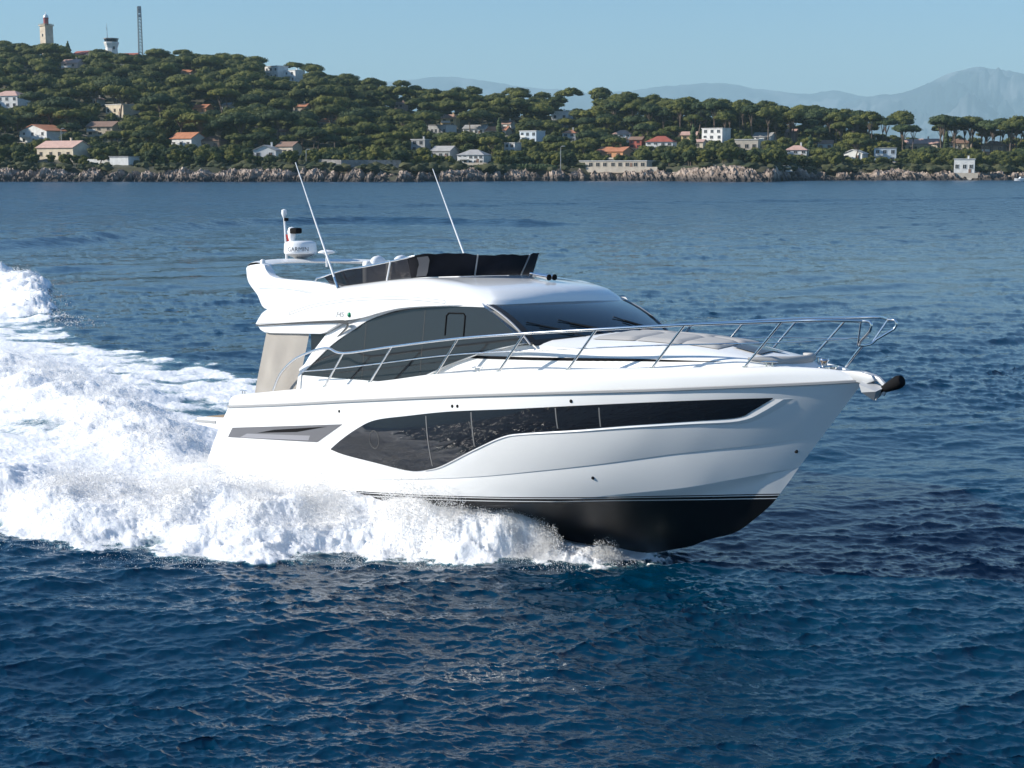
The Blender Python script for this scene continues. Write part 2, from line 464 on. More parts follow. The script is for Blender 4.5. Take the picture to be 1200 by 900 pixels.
# --- forward coachroof (trunk) with sun pad
T_top = [(7.3, -1.44, 2.60), (7.85, -1.37, 2.64), (8.47, -1.22, 2.60), (9.3, -1.03, 2.575), (10.25, -.84, 2.535), (10.9, -.66, 2.495), (11.25, -.46, 2.465), (11.42, -.24, 2.45), (11.47, 0, 2.445)]
T_bot = [(5.1, -1.60, 1.93), (5.6, -1.60, 2.06), (6.6, -1.58, 2.14), (7.85, -1.49, 2.20), (9.0, -1.26, 2.24), (10.2, -.97, 2.29), (11.0, -.72, 2.33), (11.42, -.50, 2.345), (11.58, -.26, 2.35), (11.63, 0, 2.35)]
T_mid = [(5.12, -1.61, 1.95), (5.6, -1.61, 2.12), (6.25, -1.60, 2.34), (6.8, -1.57, 2.49), (7.3, -1.515, 2.575), (7.85, -1.45, 2.61), (9.0, -1.17, 2.555), (10.2, -.90, 2.50), (10.95, -.69, 2.46), (11.3, -.48, 2.43), (11.47, -.25, 2.415), (11.53, 0, 2.41)]
T_in = [(7.0, -1.3, 2.62), (7.85, -1.2, 2.68), (8.5, -1.0, 2.68), (9.3, -.82, 2.67), (10.2, -.62, 2.62), (10.8, -.46, 2.54), (11.1, -.3, 2.49), (11.28, -.15, 2.465), (11.33, 0, 2.46)]
T_c = [(7.0, 0, 2.72), (7.85, 0, 2.75), (8.5, 0, 2.76), (9.3, 0, 2.745), (10.2, 0, 2.68), (10.8, 0, 2.585), (11.0, 0, 2.55), (11.2, 0, 2.5), (11.33, 0, 2.46)]
TT = MB()
lines = [smoothline(l_, 60) for l_ in (T_bot, T_mid)]
TT.grid(lines)
tm2 = smoothline(T_mid[3:], 60); tt2 = smoothline([(6.85, -1.5, 2.535)] + T_top, 60)
TT.grid([tm2, tt2, smoothline(T_in, 60), smoothline(T_c, 60)])
TT.mirror()
trunk = TT.build('coachroof', gel2, yacht, 50, weld=.002)
TBV = BVHTree.FromPolygons([Vector(v) for v in TT.v], TT.f)
def on_trunk(x, y, off):
    h_, nrm, _, _ = TBV.ray_cast(Vector((x, y, 5)), Vector((0, 0, -1)))
    return (h_.x, h_.y, h_.z + off) if h_ else (x, y, 2.6 + off)
# dark feature line along the trunk side
fl = []
for x in np.linspace(6.3, 10.75, 40):
    z = 2.405 + .012 * (x - 6.3)
    h_, nrm, _, _ = TBV.ray_cast(Vector((x, -5, z)), Vector((0, 1, 0)))
    if h_: fl.append((h_ + Vector((0, -.004, 0)), min(1, (10.8 - x) / 1.2, (x - 6.2) / .5)))
for s in (1, -1):
    MB().grid([[(p.x, s * (p.y - .001), p.z + .022 * w_) for p, w_ in fl], [(p.x, s * (p.y - .001), p.z - .022 * w_) for p, w_ in fl]]).build('feature_line', darkp, trunk)
# sun pad cushions on the trunk
def pad(x0, x1, y0, y1, w0, h=.04, name='sun_pad', parent=None):
    rows = []
    nx, ny = 14, 10
    for i in range(nx):
        u = i / (nx - 1); x = x0 + (x1 - x0) * u
        row = []
        for j in range(ny):
            v = j / (ny - 1)
            sc = 1 - w0 * u
            y = (y0 + (y1 - y0) * v) * sc
            e = min(u, 1 - u, v, 1 - v) * 9
            row.append(Vector(on_trunk(x, y, .01 + h * min(1, e) ** .5)))
        rows.append(row)
    return MB().grid(rows).build(name, cush, parent or trunk, 60)
for k, (a, b_) in enumerate([(8.42, 9.12), (9.15, 9.85), (9.88, 10.45)]):
    w = [.88, .74, .60][k]
    pad(a, b_, -w, -.02, .13); pad(a, b_, .02, w, .13)
# dark tinted foredeck hatch
hr = [[on_trunk(x, y, .022) for y in np.linspace(-.28, .28, 6)] for x in np.linspace(10.52, 10.98, 6)]
MB().grid(hr).build('deck_hatch', mat('hatch acrylic', (.06, .055, .05), .12), trunk, 60)
# folded seat back at the front of the trunk
MB().tube([(11.05, -.62, 2.50), (11.3, -.45, 2.475), (11.42, -.2, 2.46), (11.45, 0, 2.46), (11.42, .2, 2.46), (11.3, .45, 2.475), (11.05, .62, 2.50)], [.02, .06, .065, .065, .065, .06, .02], 12).build('bolster', cush, trunk, 60)
# teak and windlass on the foredeck
MB().add([(11.62, -.30, 2.347), (11.62, .30, 2.347), (12.0, .10, 2.352), (12.0, -.10, 2.352)], [(0, 1, 2, 3)]).build('teak_inlay', teak, deck)
wl = MB().lathe([(0, .14), (.06, .14), (.07, .12), (.045, .09), (.045, .05), (.09, .03), (.09, 0)], (11.82, 0, 2.36), 16)
wl.box((11.9, .08, 2.38), (.12, .06, .06)).build('windlass', steel, deck, 40)
# --- deckhouse: side walls, windscreen, windows
def side_y(z): return -1.70 + (z - 1.9) * 0.13
HOUSE = MB()
zs = np.linspace(1.5, 3.22, 10)
# plan outline at each level: straight sides, raked rounded front
def front_x(z): return 7.80 - (max(z, 2.64) - 2.64) * 1.76
rows = []
for z in zs:
    y = side_y(z)
    fx = (front_x(z) - .03) if z > 2.62 else float(np.interp(z, [1.5, 1.9, 2.3, 2.55, 2.63], [4.9, 5.2, 6.2, 7.2, 7.74]))
    xa = float(np.interp(z, [1.5, 1.94, 2.28, 2.66, 2.8, 3.22], [2.18, 2.20, 2.50, 2.95, 3.1, 3.2]))
    row = [(xa, y, z), (3.6, y, z), (4.6, y, z), (fx - .05, y, z), (fx - .03, y + .09, z), (fx + .02, -.85, z), (fx + .06, 0, z)]
    row += [(a, -b_, c) for a, b_, c in row[-2::-1]]
    rows.append(row)
HOUSE.grid(rows)
HOUSE.grid([[r_[0] for r_ in rows], [r_[-1] for r_ in rows]], 1)
house = HOUSE.build('deckhouse', [gel, sideglass], yacht, 35)
A_TOP = [(2.22, 1.955), (2.6, 2.19), (3.11, 2.51), (3.92, 2.875), (4.49, 3.03), (5.05, 3.115), (5.89, 3.155), (6.4, 3.16), (6.86, 3.155), (7.3, 2.93), (7.75, 2.67)]
A_BOT = [(2.22, 1.945), (3.3, 1.94), (4.6, 1.945), (5.16, 1.955), (5.57, 2.10), (6.2, 2.31), (6.79, 2.48), (7.18, 2.56), (7.75, 2.66)]
pa = smoothline([(a, 0, c) for a, c in A_TOP[:9]], 500)
ax = np.linspace(2.225, 7.74, 80)
az = np.where(ax < 6.86, np.interp(ax, pa[:, 0], pa[:, 2]), np.interp(ax, [6.86, 7.3, 7.75], [3.155, 2.93, 2.67]))
bz_ = np.interp(ax, [p[0] for p in A_BOT], [p[1] for p in A_BOT])
def wall_y(x, z):
    return side_y(z)
wr = [[(x, wall_y(x, zb * (1 - k) + zt * k) - .012, zb * (1 - k) + zt * k) for x, zt, zb in zip(ax, az, bz_)] for k in np.linspace(0, 1, 8)]
frame_pts = [(5.98, 2.72), (5.98, 3.02), (6.03, 3.06), (6.38, 3.06), (6.42, 3.02), (6.42, 2.66)]
for s in (1, -1):
    sg = MB().grid(wr if s == 1 else flip_rows(wr)).build('side_window', sideglass, house, 50)
    MB().tube([(x, s * (wall_y(x, z) - .016), z) for x, z in frame_pts], .012, 6).build('vent_frame', darkp, house, 50)
    # slim vertical joints in the glass
    for xj in (3.95, 5.45):
        zt, zb = np.interp(xj, ax, az), np.interp(xj, ax, bz_)
        MB().grid([[(xj + d, s * (wall_y(xj, z) - .0145), z) for z in np.linspace(zb + .01, zt - .01, 6)] for d in (-.006, .006)]).build('glass_joint', blackrub, house)
# windscreen, raked and gently curved, in a black surround
def ws(u, v, off=0):
    """u -1..1 across, v 0..1 upwards"""
    bx, by, bz2 = 8.08 - .26 * u * u, 1.50 * u, 2.69 - .05 * u * u
    tx, ty, tz2 = 7.13 - .27 * u * u, 1.46 * u, 3.20 - .02 * u * u
    bul = .05 * 4 * v * (1 - v)
    return (bx + (tx - bx) * v + bul * .5 + off * .5, by + (ty - by) * v, bz2 + (tz2 - bz2) * v + bul + off)
rowsw = [[ws(u, v, .012) for u in np.linspace(-1, 1, 33)] for v in np.linspace(-.05, 1.0, 9)]
wsc = MB().grid(rowsw).build('windscreen', screenglass, house, 60)
rim = [[ws(u, v, .016) for u in np.linspace(-1.0, 1.0, 33)] for v in (-.05, .045)]
rl = [[ws(u, v, .016) for v in np.linspace(0, 1, 8)] for u in (-1.02, -.955)]
rr_ = [[ws(u, v, .016) for v in np.linspace(0, 1, 8)] for u in (1.02, .955)]
MB().grid(rim).grid(rl).grid(rr_).build('screen_surround', blackrub, house, 60)
# A-pillar trims, pale line between side and front glass
for s in (1, -1):
    MB().tube([ws(-1.03 * s, v, .012) for v in np.linspace(-.02, 1, 8)], .016, 6).build('pillar_trim', badge_m, house, 60)
# wipers
for u0, u1 in ((-.80, -.42), (-.45, .02), (.30, .72)):
    mb = MB().tube([ws(u1, .0, .035), ws((u0 + u1) / 2, .14, .05), ws(u0, .30, .035)], .012, 6)
    mb.tube([ws(u0 - .10, .40, .03), ws(u0 + .30, .10, .03)], .010, 6)
    mb.build('wiper', blackrub, house, 60)
# dark pantograph and mirror by the far pillar
MB().tube([(7.72, 1.42, 2.70), (7.45, 1.47, 2.92), (7.2, 1.46, 3.02)], .03, 8).build('far_pillar_grip', darkp, house, 60)

# --- aft pillar (the white sweep between the side glass and the cockpit opening)
PL = [(2.10, 1.62), (2.13, 1.94), (2.42, 2.28), (2.86, 2.66), (3.10, 2.75), (3.9, 2.93), (3.93, 2.885), (3.11, 2.52), (2.6, 2.20), (2.22, 1.95), (2.22, 1.62)]
pm = MB()
pm.prism(PL, lambda x, z: side_y(z) - .025, lambda x, z: side_y(z) + .16)
pm.build('aft_pillar', gel, house, 30, bevel=.01)
pp = MB(); pp.prism(PL, lambda x, z: -side_y(z) + .025, lambda x, z: -side_y(z) - .16)
pp.build('aft_pillar', gel, house, 30, bevel=.01)
# rim around the arch of the side window
arch = [(a, side_y(c) - .016, c) for a, c in smoothline([(p[0], p[1], 0) for p in A_TOP[:9]], 60)[:, :2]]
for s in (1, -1):
    MB().grid([[(x, s * (y - .014), z + .004) for x, y, z in arch], [(x - .035, s * (y - .022), z + .05) for x, y, z in arch], [(x - .06, s * (y - .008), z + .085) for x, y, z in arch]]).build('arch_trim', gel, house, 60)

# --- flybridge moulding
R0 = [(.80, -1.68, 2.775), (2, -1.69, 2.82), (3.2, -1.69, 2.885), (3.9, -1.68, 2.95), (4.5, -1.67, 3.06), (5.05, -1.655, 3.135), (5.9, -1.62, 3.175), (6.4, -1.57, 3.185), (6.75, -1.47, 3.19), (6.92, -1.33, 3.19), (7.05, -.9, 3.195), (7.12, -.45, 3.20), (7.15, 0, 3.20)]
R1 = [(.82, -1.70, 2.82), (1.02, -1.70, 2.93), (1.89, -1.69, 3.17), (2.67, -1.68, 3.285), (3.77, -1.66, 3.355), (4.9, -1.63, 3.385), (5.9, -1.575, 3.355), (6.4, -1.50, 3.31), (6.75, -1.38, 3.285), (6.88, -1.25, 3.285), (7.0, -.85, 3.30), (7.07, -.43, 3.315), (7.10, 0, 3.32)]
R2 = [(.92, -1.62, 2.95), (1.14, -1.6, 3.10), (1.95, -1.58, 3.30), (3.0, -1.51, 3.435), (3.6, -1.47, 3.49), (4.5, -1.43, 3.555), (5.3, -1.40, 3.575), (5.95, -1.33, 3.525), (6.4, -1.22, 3.46), (6.58, -1.1, 3.445), (6.72, -.8, 3.445), (6.80, -.4, 3.45), (6.82, 0, 3.45)]
R3 = [(1.3, -1.45, 3.12), (1.5, -1.45, 3.2), (2.1, -1.45, 3.33), (3.05, -1.40, 3.45), (3.65, -1.36, 3.505), (4.5, -1.32, 3.57), (4.95, -1.25, 3.595), (5.17, -1.12, 3.60), (5.27, -1.0, 3.60), (5.36, -.8, 3.60), (5.47, -.55, 3.605), (5.56, -.28, 3.61), (5.60, 0, 3.61)]
nF = 90
def ringpts(l_): return smoothline(l_, nF)
r0, r1, r2, r3 = (np.array([np.interp(np.linspace(0, len(l_) - 1, nF), np.arange(len(l_)), smoothline(l_, (len(l_) - 1) * 40 + 1)[:: 40][:, k] if False else np.array(l_)[:, k]) for k in range(3)]).T for l_ in (R0, R1, R2, R3))
def smooth_idx(l_):
    """Catmull-Rom by control index so that the rings stay matched"""
    P = np.array(l_, float); Q = np.vstack([2 * P[0] - P[1], P, 2 * P[-1] - P[-2]])
    out = []
    for d in np.linspace(0, len(P) - 1, nF):
        i = min(int(d), len(P) - 2); t = d - i
        a, b2, c, e = Q[i], Q[i + 1], Q[i + 2], Q[i + 3]
        out.append(0.5 * ((2 * b2) + (-a + c) * t + (2 * a - 5 * b2 + 4 * c - e) * t * t + (-a + 3 * b2 - 3 * c + e) * t ** 3))
    return np.array(out)
r0, r1, r2, r3 = map(smooth_idx, (R0, R1, R2, R3))
under = r0.copy(); under[:, 1] = np.minimum(under[:, 1] + .10, 0); under[:, 2] -= .0; under[:, 0] -= .05
und2 = r0.copy(); und2[:, 1] *= .2; und2[:, 0] = np.minimum(und2[:, 0], 6.6); und2[:, 2] = np.maximum(und2[:, 2], 3.0) if False else und2[:, 2]
lipb = r0.copy(); lipb[:, 2] -= np.clip((3.3 - lipb[:, 0]) / .6, 0, 1) * .10; lipb[:, 0] += np.clip((1.6 - lipb[:, 0]) / .8, 0, 1) * .28; lipb[:, 1] += .01
cl_ = lambda q: np.clip(-q[:, 1] / .5, 0, 1)
r01 = r0 * .45 + r1 * .55; r01[:, 1] -= .02 * cl_(r01)
r12 = r1 * .5 + r2 * .5; r12[:, 2] += .022; r12[:, 1] -= .018 * np.clip(-r12[:, 1], 0, 1)
r23 = r2 * .5 + r3 * .5; r23[:, 2] += .012
r4 = r3.copy(); r4[:, 2] -= .42; r4[:, 1] = np.minimum(r4[:, 1] + .05, 0); r4[:, 0] -= .04
r5 = r4.copy(); r5[:, 1] = 0
FB = MB().grid([und2, under, r0, r01, r1, r12, r2, r23, r3, r4, r5]).mirror()
fly = FB.build('flybridge', gel, yacht, 62, weld=.002)
def flank_y(x, z):
    j = int(np.argmin(np.abs(r0[:60, 0] - x)))
    k = int(np.argmin(np.abs(r1[:60, 0] - x)))
    t = np.clip((z - r0[j, 2]) / max(r1[k, 2] - r0[j, 2], .02), 0, 1)
    return (r0[j, 1] * (1 - t) + r1[k, 1] * t) - .02
# aft face and underside of the overhang
OV = [(.83, 2.768), (.93, 2.69), (1.06, 2.65), (1.3, 2.64), (2.2, 2.655), (2.80, 2.665), (2.95, 2.70), (3.45, 2.895), (3.2, 2.88), (2.6, 2.848), (2, 2.815), (1.3, 2.785)]
MB().prism(OV, -1.69, 1.69).build('overhang', gel, fly, 30, bevel=.012)
MB().add([(.84, -1.6, 2.79), (.84, 1.6, 2.79), (1.14, 1.58, 3.08), (1.14, -1.58, 3.08)], [(0, 1, 2, 3)]).build('aft_panel', gel2, fly)
FBV = BVHTree.FromPolygons([Vector(v) for v in FB.v], FB.f)
def on_fly(x, z, off=.004):
    h_, nrm, _, _ = FBV.ray_cast(Vector((x, -5, z)), Vector((0, 1, 0)))
    return (h_.y - off) if h_ else flank_y(x, z)
grovem = mat('dark groove', (.05, .05, .05), .4)
# dark groove that runs round the overhang and hooks down behind the pillar
gv = smoothline([(.82, -1.70, 2.765), (2, -1.712, 2.83), (3.0, -1.712, 2.875), (3.5, -1.71, 2.882), (3.62, -1.71, 2.85), (3.52, -1.66, 2.78), (3.2, -1.63, 2.62)], 60)
hw = np.interp(np.linspace(0, 1, 60), [0, .7, .84, 1], [.010, .020, .034, .006])
for s in (1, -1):
    up_, dn_ = [], []
    for i in range(60):
        d = gv[min(i + 1, 59)] - gv[max(i - 1, 0)]; nn = np.array([-d[2], 0, d[0]]); nn /= max(np.linalg.norm(nn), 1e-6)
        a, c = gv[i] + nn * hw[i], gv[i] - nn * hw[i]
        up_.append((a[0], s * (a[1] - .018), a[2])); dn_.append((c[0], s * (c[1] - .018), c[2]))
    MB().grid([up_, dn_]).build('groove_line', grovem, fly)
# long recessed moulding lines on the flank
slot = smoothline([(1.9, 0, 3.02), (2.6, 0, 3.16), (3.6, 0, 3.265), (4.6, 0, 3.305), (5.3, 0, 3.30), (6.0, 0, 3.255)], 50)
for s in (1, -1):
    pts = [(p[0], s * on_fly(p[0], p[2], .001), p[2]) for p in slot]
    lo = [(p[0], s * on_fly(p[0], p[2] - .045, .001), p[2] - .045) for p in slot]
    mb = MB().tube(pts, .004, 5).tube(lo, .004, 5).tube([pts[0], lo[0]], .004, 5).tube([pts[-1], lo[-1]], .004, 5)
    mb.build('flank_moulding', rubm, fly, 60)
# steering light and lettering
for s in (1, -1):
    MB().lathe([(0, .03), (.03, .022), (.045, 0)], (3.62, s * on_fly(3.62, 3.0, .0), 3.0), 12, rot=Matrix.Rotation(R(90 * s), 3, 'X')).build('navigation_light', greenm if s == 1 else redm, fly, 60)

# --- radar arch: two wings and a swept crossbar
WG = [(.36, 3.80), (.48, 3.845), (.92, 3.865), (1.02, 3.76), (1.16, 3.655), (1.5, 3.60), (2.4, 3.55), (3.1, 3.455), (3.0, 3.40), (1.95, 3.26), (1.12, 3.06), (.76, 3.32), (.42, 3.56)]
wp = smoothline([(a, 0, c) for a, c in WG + WG[:1]], 70)[:-1]
WGs = [(p[0], p[2]) for p in wp]
def wing_y(x, z): return -1.60 - .07 * max(0, min(1, (3.6 - z) / .5)) + max(0, (x - 2.0)) * .10
archo = MB().prism(WGs, wing_y, lambda x, z: wing_y(x, z) + .15).mirror().build('radar_arch', gel, yacht, 40, bevel=.018)
cbar = [(.62, -1.54, 3.84), (.42, -1.3, 3.87), (.12, -.9, 3.895), (-.08, -.5, 3.905), (-.16, 0, 3.91)]
cbar = cbar + [(a, -b2, c) for a, b2, c in cbar[-2::-1]]
rows = []
for p in smoothline(cbar, 30):
    k = .30 + .10 * abs(p[1]) / 1.5
    sec = [(-k * .8, 0), (-k * .5, .045), (0, .055), (k * .6, .03), (k, -.005), (k * .5, -.03), (-k * .4, -.03)]
    rows.append([(p[0] + a, p[1], p[2] + c) for a, c in sec])
MB().grid(rows, closed=True).build('crossbar', gel2, archo, 50)
# crease on the wing's flank
MB().tube([(.78, -1.695, 3.47), (1.3, -1.69, 3.485), (1.9, -1.69, 3.45), (2.5, -1.64, 3.36)], .004, 5).build('wing_crease', rubm, archo, 60)
MB().lathe([(0, .09), (.03, .085), (.045, .06), (.05, .0)], (.80, -1.52, 3.86), 14).build('arch_light', plastic, archo, 60)

# --- things on the arch: radar dome, light mast, camera, satellite puck
rd = MB().lathe([(0, .295), (.22, .29), (.285, .27), (.305, .235), (.314, .10), (.312, .06), (.295, .045), (.27, .04)], (0, 0, 0), 36).build('radar_dome', plastic, yacht, 50)
rd.location = (-.24, 0, 4.01)
MB().lathe([(.27, .045), (.25, .02), (.12, -.03), (.10, -.09), (.14, -.11)], (0, 0, 0), 24).build('radar_base', rubm, rd, 50)
def text_mesh(body, size, name, m, parent, bend_r=None, shear=0, place=None):
    cu = bpy.data.curves.new(name, 'FONT'); cu.body = body; cu.size = size; cu.align_x = 'CENTER'; cu.align_y = 'CENTER'; cu.shear = shear; cu.resolution_u = 3; cu.offset = .0
    to = bpy.data.objects.new('tmp', cu); COL.objects.link(to)
    dg = bpy.context.evaluated_depsgraph_get()
    me = bpy.data.meshes.new_from_object(to.evaluated_get(dg))
    bpy.data.objects.remove(to); bpy.data.curves.remove(cu)
    for v in me.vertices: v.co = Vector(place(v.co.x, v.co.y))
    me.materials.clear()
    return link(name, me, m, parent)
rt = .314
text_mesh('GARMIN', .115, 'lettering', mat('dark lettering', (.05, .05, .06), .4), rd, place=lambda u, v: (rt * math.cos(R(-44) + u / rt), rt * math.sin(R(-44) + u / rt), .125 + v))
text_mesh('F45', .13, 'badge', badge_m, fly, shear=.35, place=lambda u, v: (3.36 + u * 1.1, on_fly(3.36 + u * 1.1, 3.0 + v, .003), 3.0 + v))
ml = MB().tube([(-.72, 0, 3.95), (-.74, 0, 4.45), (-.76, 0, 4.78)], .022, 8)
ml.lathe([(0, .13), (.05, .11), (.055, .04), (.04, 0), (.03, -.03)], (-.765, 0, 4.80), 12)
mast = ml.build('light_mast', plastic, yacht, 50)
MB().lathe([(.0, .06), (.045, .055), (.045, 0), (0, -.005)], (-.70, 0, 4.70), 12).build('lamp_lens', darkp, mast, 50)
MB().add([(-.75, .02, 4.22), (-.72, -.01, 4.44), (-.60, .03, 4.43), (-.66, .05, 4.20), (-.70, .02, 4.18)], [(0, 1, 2, 3, 4)]).build('furled_flag', redm, mast)
cb = MB().lathe([(.04, 0), (.05, .1), (.07, .18), (.085, .29), (.06, .36), (0, .38)], (-.52, 0, 4.2), 16)
cam_o = cb.build('search_camera', plastic, yacht, 50)
MB().box((-.38, 0, 4.50), (.22, .15, .11)).build('camera_head', darkp, cam_o, 40, bevel=.03)
gp = MB().lathe([(0, .07), (.10, .06), (.16, .03), (.16, .01), (.05, -.01), (.02, -.05), (.02, -.25)], (.62, 0, 4.05), 20).build('satellite_puck', plastic, yacht, 50)
# whip aerials
for s in (1, -1):
    a = MB().tube([(3.10, -1.53 * s, 3.44), (3.0, -1.53 * s, 3.62)], .026, 8, 1)
    a.tube([(3.0, -1.53 * s, 3.62), (2.45, -1.53 * s, 4.63), (1.93, -1.53 * s, 5.60)], [.02, .014, .007], 8, 0)
    a.build('whip_aerial', [plastic, steel], yacht, 60)

# --- flybridge windbreak: smoked side panels, canvas-covered front, posts and handrail
def scr(t, v):
    """t 0..1 from aft end to centre front, v 0..1 up"""
    top = scr.top; bot = scr.bot
    i = t * 199
    a = bot[int(i)]; c = top[int(i)]
    return a * (1 - v) + c * v
scr.bot = smoothline([(2.75, -1.40, 3.43), (3.05, -1.40, 3.455), (3.65, -1.36, 3.515), (4.5, -1.30, 3.575), (4.88, -1.22, 3.60), (5.1, -1.06, 3.61), (5.27, -.8, 3.615), (5.45, -.4, 3.62), (5.50, 0, 3.62)], 200)
scr.top = smoothline([(2.50, -1.44, 3.62), (3.1, -1.42, 3.735), (3.8, -1.40, 3.80), (4.6, -1.36, 3.90), (4.98, -1.28, 3.965), (5.22, -1.12, 3.985), (5.42, -.86, 3.975), (5.62, -.44, 3.95), (5.68, 0, 3.945)], 200)
wb = None
def scr_rows(t0, t1, off=0.0, nt_=24, v1=1.0, v0=0.0):
    return [[scr(t, v) + np.array([off * .4, -off, 0]) for t in np.linspace(t0, t1, nt_)] for v in np.linspace(v0, v1, 5)]
front = MB()
fr = scr_rows(.555, 1.0, 0.0, 40)
# the canvas sags a little between its fixings
for r_ in fr[-1:]:
    for k, p in enumerate(r_): p[2] += .006 * math.sin(k * .9) + .008 * math.sin(k * .37)
front.grid(fr).mirror()
wb = front.build('windbreak', canvas, fly, 60, weld=.001)
for s in (1, -1):
    sr = scr_rows(.02, .56, 0.0, 30, .97)
    MB().grid(sr if s == 1 else flip_rows(sr)).build('side_screen', tint, fly, 60)
    hr_ = [scr(t, 1.0) for t in np.linspace(0, .60, 30)]
    h2 = [(2.36, -1.47, 3.56), (2.40, -1.47, 3.60)] + [tuple(p) for p in hr_]
    MB().tube([(a, s * b2, c) for a, b2, c in h2], .017, 8).build('hand_rail', steel, fly, 60)
    for t in (.40,):
        MB().tube([tuple(np.array(scr(t, 0)) * [1, s, 1]), tuple(np.array(scr(t + .06, 1)) * [1, s, 1])], .018, 8).build('screen_post', plastic, fly, 60)
    q = [scr(.86, v) + np.array([.012, -.012, 0]) for v in np.linspace(0, 1, 6)]
    MB().tube([(a, s * b2, c) for a, b2, c in q], .014, 8).build('screen_seam', rubm, wb, 60)
    gp2 = [[scr(t + .03 * math.sin(v * 2.2), v) + np.array([.006, -.010, 0]) for t in (.585, .635)] for v in np.linspace(.05, .9, 6)]
    MB().grid(gp2 if s == 1 else flip_rows(gp2)).build('screen_panel', greym, wb, 60)
# helm seats showing above the coaming
for x, y in ((1.55, .45), (2.25, .45)):
    st = MB().box((x, y, 3.45), (.16, .56, .9)).build('helm_seat', gel2, yacht, 50, bevel=.07, seg=4)
    MB().lathe([(.19, 0), (.19, .05), (.15, .10), (0, .115)], (x + .05, y, 3.80), 16, rot=Matrix.Rotation(R(80), 3, 'Y')).build('headrest', plastic, st, 50)
MB().box((4.4, .35, 3.42), (.6, 1.1, .5)).build('flybridge_dash', gel2, fly, 40, bevel=.08, seg=3)
MB().box((3.4, .3, 3.15), (.5, 1.2, .5)).build('flybridge_bench', cush, fly, 40, bevel=.08, seg=3)
# horn on the roof
hn = MB()
for dy in (-.06, .06):
    hn.tube([(6.0, .25 + dy, 3.635), (6.25, .25 + dy, 3.60), (6.42, .25 + dy, 3.58)], [.03, .032, .045], 10, 0)
    hn.tube([(6.42, .25 + dy, 3.58), (6.44, .25 + dy, 3.578)], [.05, .05], 10, 1)
hn.box((6.06, .25, 3.60), (.06, .2, .07), 0)
hn.build('horn', [steel, darkp], yacht, 60)

# --- cockpit side curtain and clear panel
ct = smoothline([(1.02, -1.62, 2.66), (1.7, -1.63, 2.66), (2.36, -1.62, 2.68)], 12)
cbm = smoothline([(.70, -1.70, 1.55), (1.4, -1.72, 1.60), (2.02, -1.70, 1.65)], 12)
rows = [[a * (1 - v) + c * v + np.array([0, .018 * math.sin(i * 1.3) * math.sin(v * 3.14), 0]) for i, (a, c) in enumerate(zip(ct, cbm))] for v in np.linspace(0, 1, 9)]
for s in (1, -1):
    MB().grid(rows if s == 1 else flip_rows(rows)).build('cockpit_curtain', curtain_m, yacht, 60)
    MB().tube([(1.0, s * -1.58, 2.66), (.85, s * -1.64, 2.1), (.72, s * -1.68, 1.55)], .014, 6).build('curtain_pole', steel, yacht, 60)

for s in (1, -1): MB().add([(2.37, -1.60 * s, 2.69), (2.95, -1.60 * s, 2.70), (2.40, -1.62 * s, 2.22)], [(0, 1, 2)]).build('dark_opening_panel', blackglass, yacht)  # dark panel added to stand in for the dim interior behind the opening
# --- guard rail: top rail, mid rail and raked stanchions, pulpit at the bow
feet = [3.2, 4.46, 6.11, 7.42, 8.64, 9.89, 11.06, 12.00]
def foot(x):
    b_, z = capat(x); return np.array([x, -(b_ - .04), z])
def headp(i):
    f = foot(feet[i]); h = [.58, .59, .56, .57, .58, .60, .62, .64][i]
    dx = [.58, .62, .55, .58, .58, .60, .62, .60][i]
    return f + np.array([dx, -.02, h])
heads = [headp(i) for i in range(8)]
topl = [(1.62, -1.90, 1.66), (1.85, -1.90, 1.95), (2.25, -1.90, 2.20), (2.75, -1.91, 2.36), (3.3, -1.92, 2.45)] + [tuple(h) for h in heads[:7]] + [(12.25, -.58, 3.03), (heads[7][0], -.29, heads[7][2])]
tl = smoothline(topl, 140)
fl_ = [foot(x) * .46 + headp(i) * .54 for i, x in enumerate(feet)]
ml_ = [(2.55, -1.92, 2.03)] + [tuple(p) for p in fl_[:7]] + [(12.35, -.22, 2.78)]
ml2 = smoothline(ml_, 120)
gr = MB()
for s in (1, -1): gr.tube([(a, s * b2, c) for a, b2, c in tl], .021, 8)
guard = gr.build('guard_rail', steel, yacht, 60)
for s in (1, -1):
    MB().tube([(a, s * b2, c) for a, b2, c in ml2], .010, 6).build('mid_rail', steel, guard, 60)
    for i in range(7):
        f, h = foot(feet[i]), headp(i)
        MB().tube([tuple(f * [1, s, 1]), tuple((f * .5 + h * .5) * [1, s, 1]), tuple(h * [1, s, 1])], .017, 8).tube([tuple(f * [1, s, 1]), tuple((f + [0, 0, .02]) * [1, s, 1])], .035, 10).build('stanchion', steel, guard, 60)
    e = np.array([heads[7][0], -.29, heads[7][2]])
    cx = e[0] + .13
    lp = [tuple(e), (e[0] + .06, -.285, e[2])] + [(cx - .05 + .05 * math.sin(q), -.28, e[2] - .05 + .05 * math.cos(q)) for q in np.linspace(.2, 2.2, 7)]
    lp += [(cx * (1 - q) + 12.50 * q, -.28 * (1 - q) - .17 * q, (e[2] - .10) * (1 - q) + 2.76 * q) for q in np.linspace(.12, 1, 6)]
    lp += [(12.46, -.15, 2.715), (12.43, -.11, 2.695), (12.42, 0, 2.69)]
    MB().tube([(a, s * b2, c) for a, b2, c in lp], .017, 8).build('pulpit_loop', steel, guard, 60)
    MB().tube([(e[0] - .01, s * -.30, e[2]), (12.44, s * -.15, 2.70)], .012, 8).build('pulpit_brace', steel, guard, 60)
MB().tube([(12.14, .03, 2.40), (12.28, .02, 2.56), (12.42, 0, 2.70)], .02, 8).build('pulpit_post', steel, guard, 60)

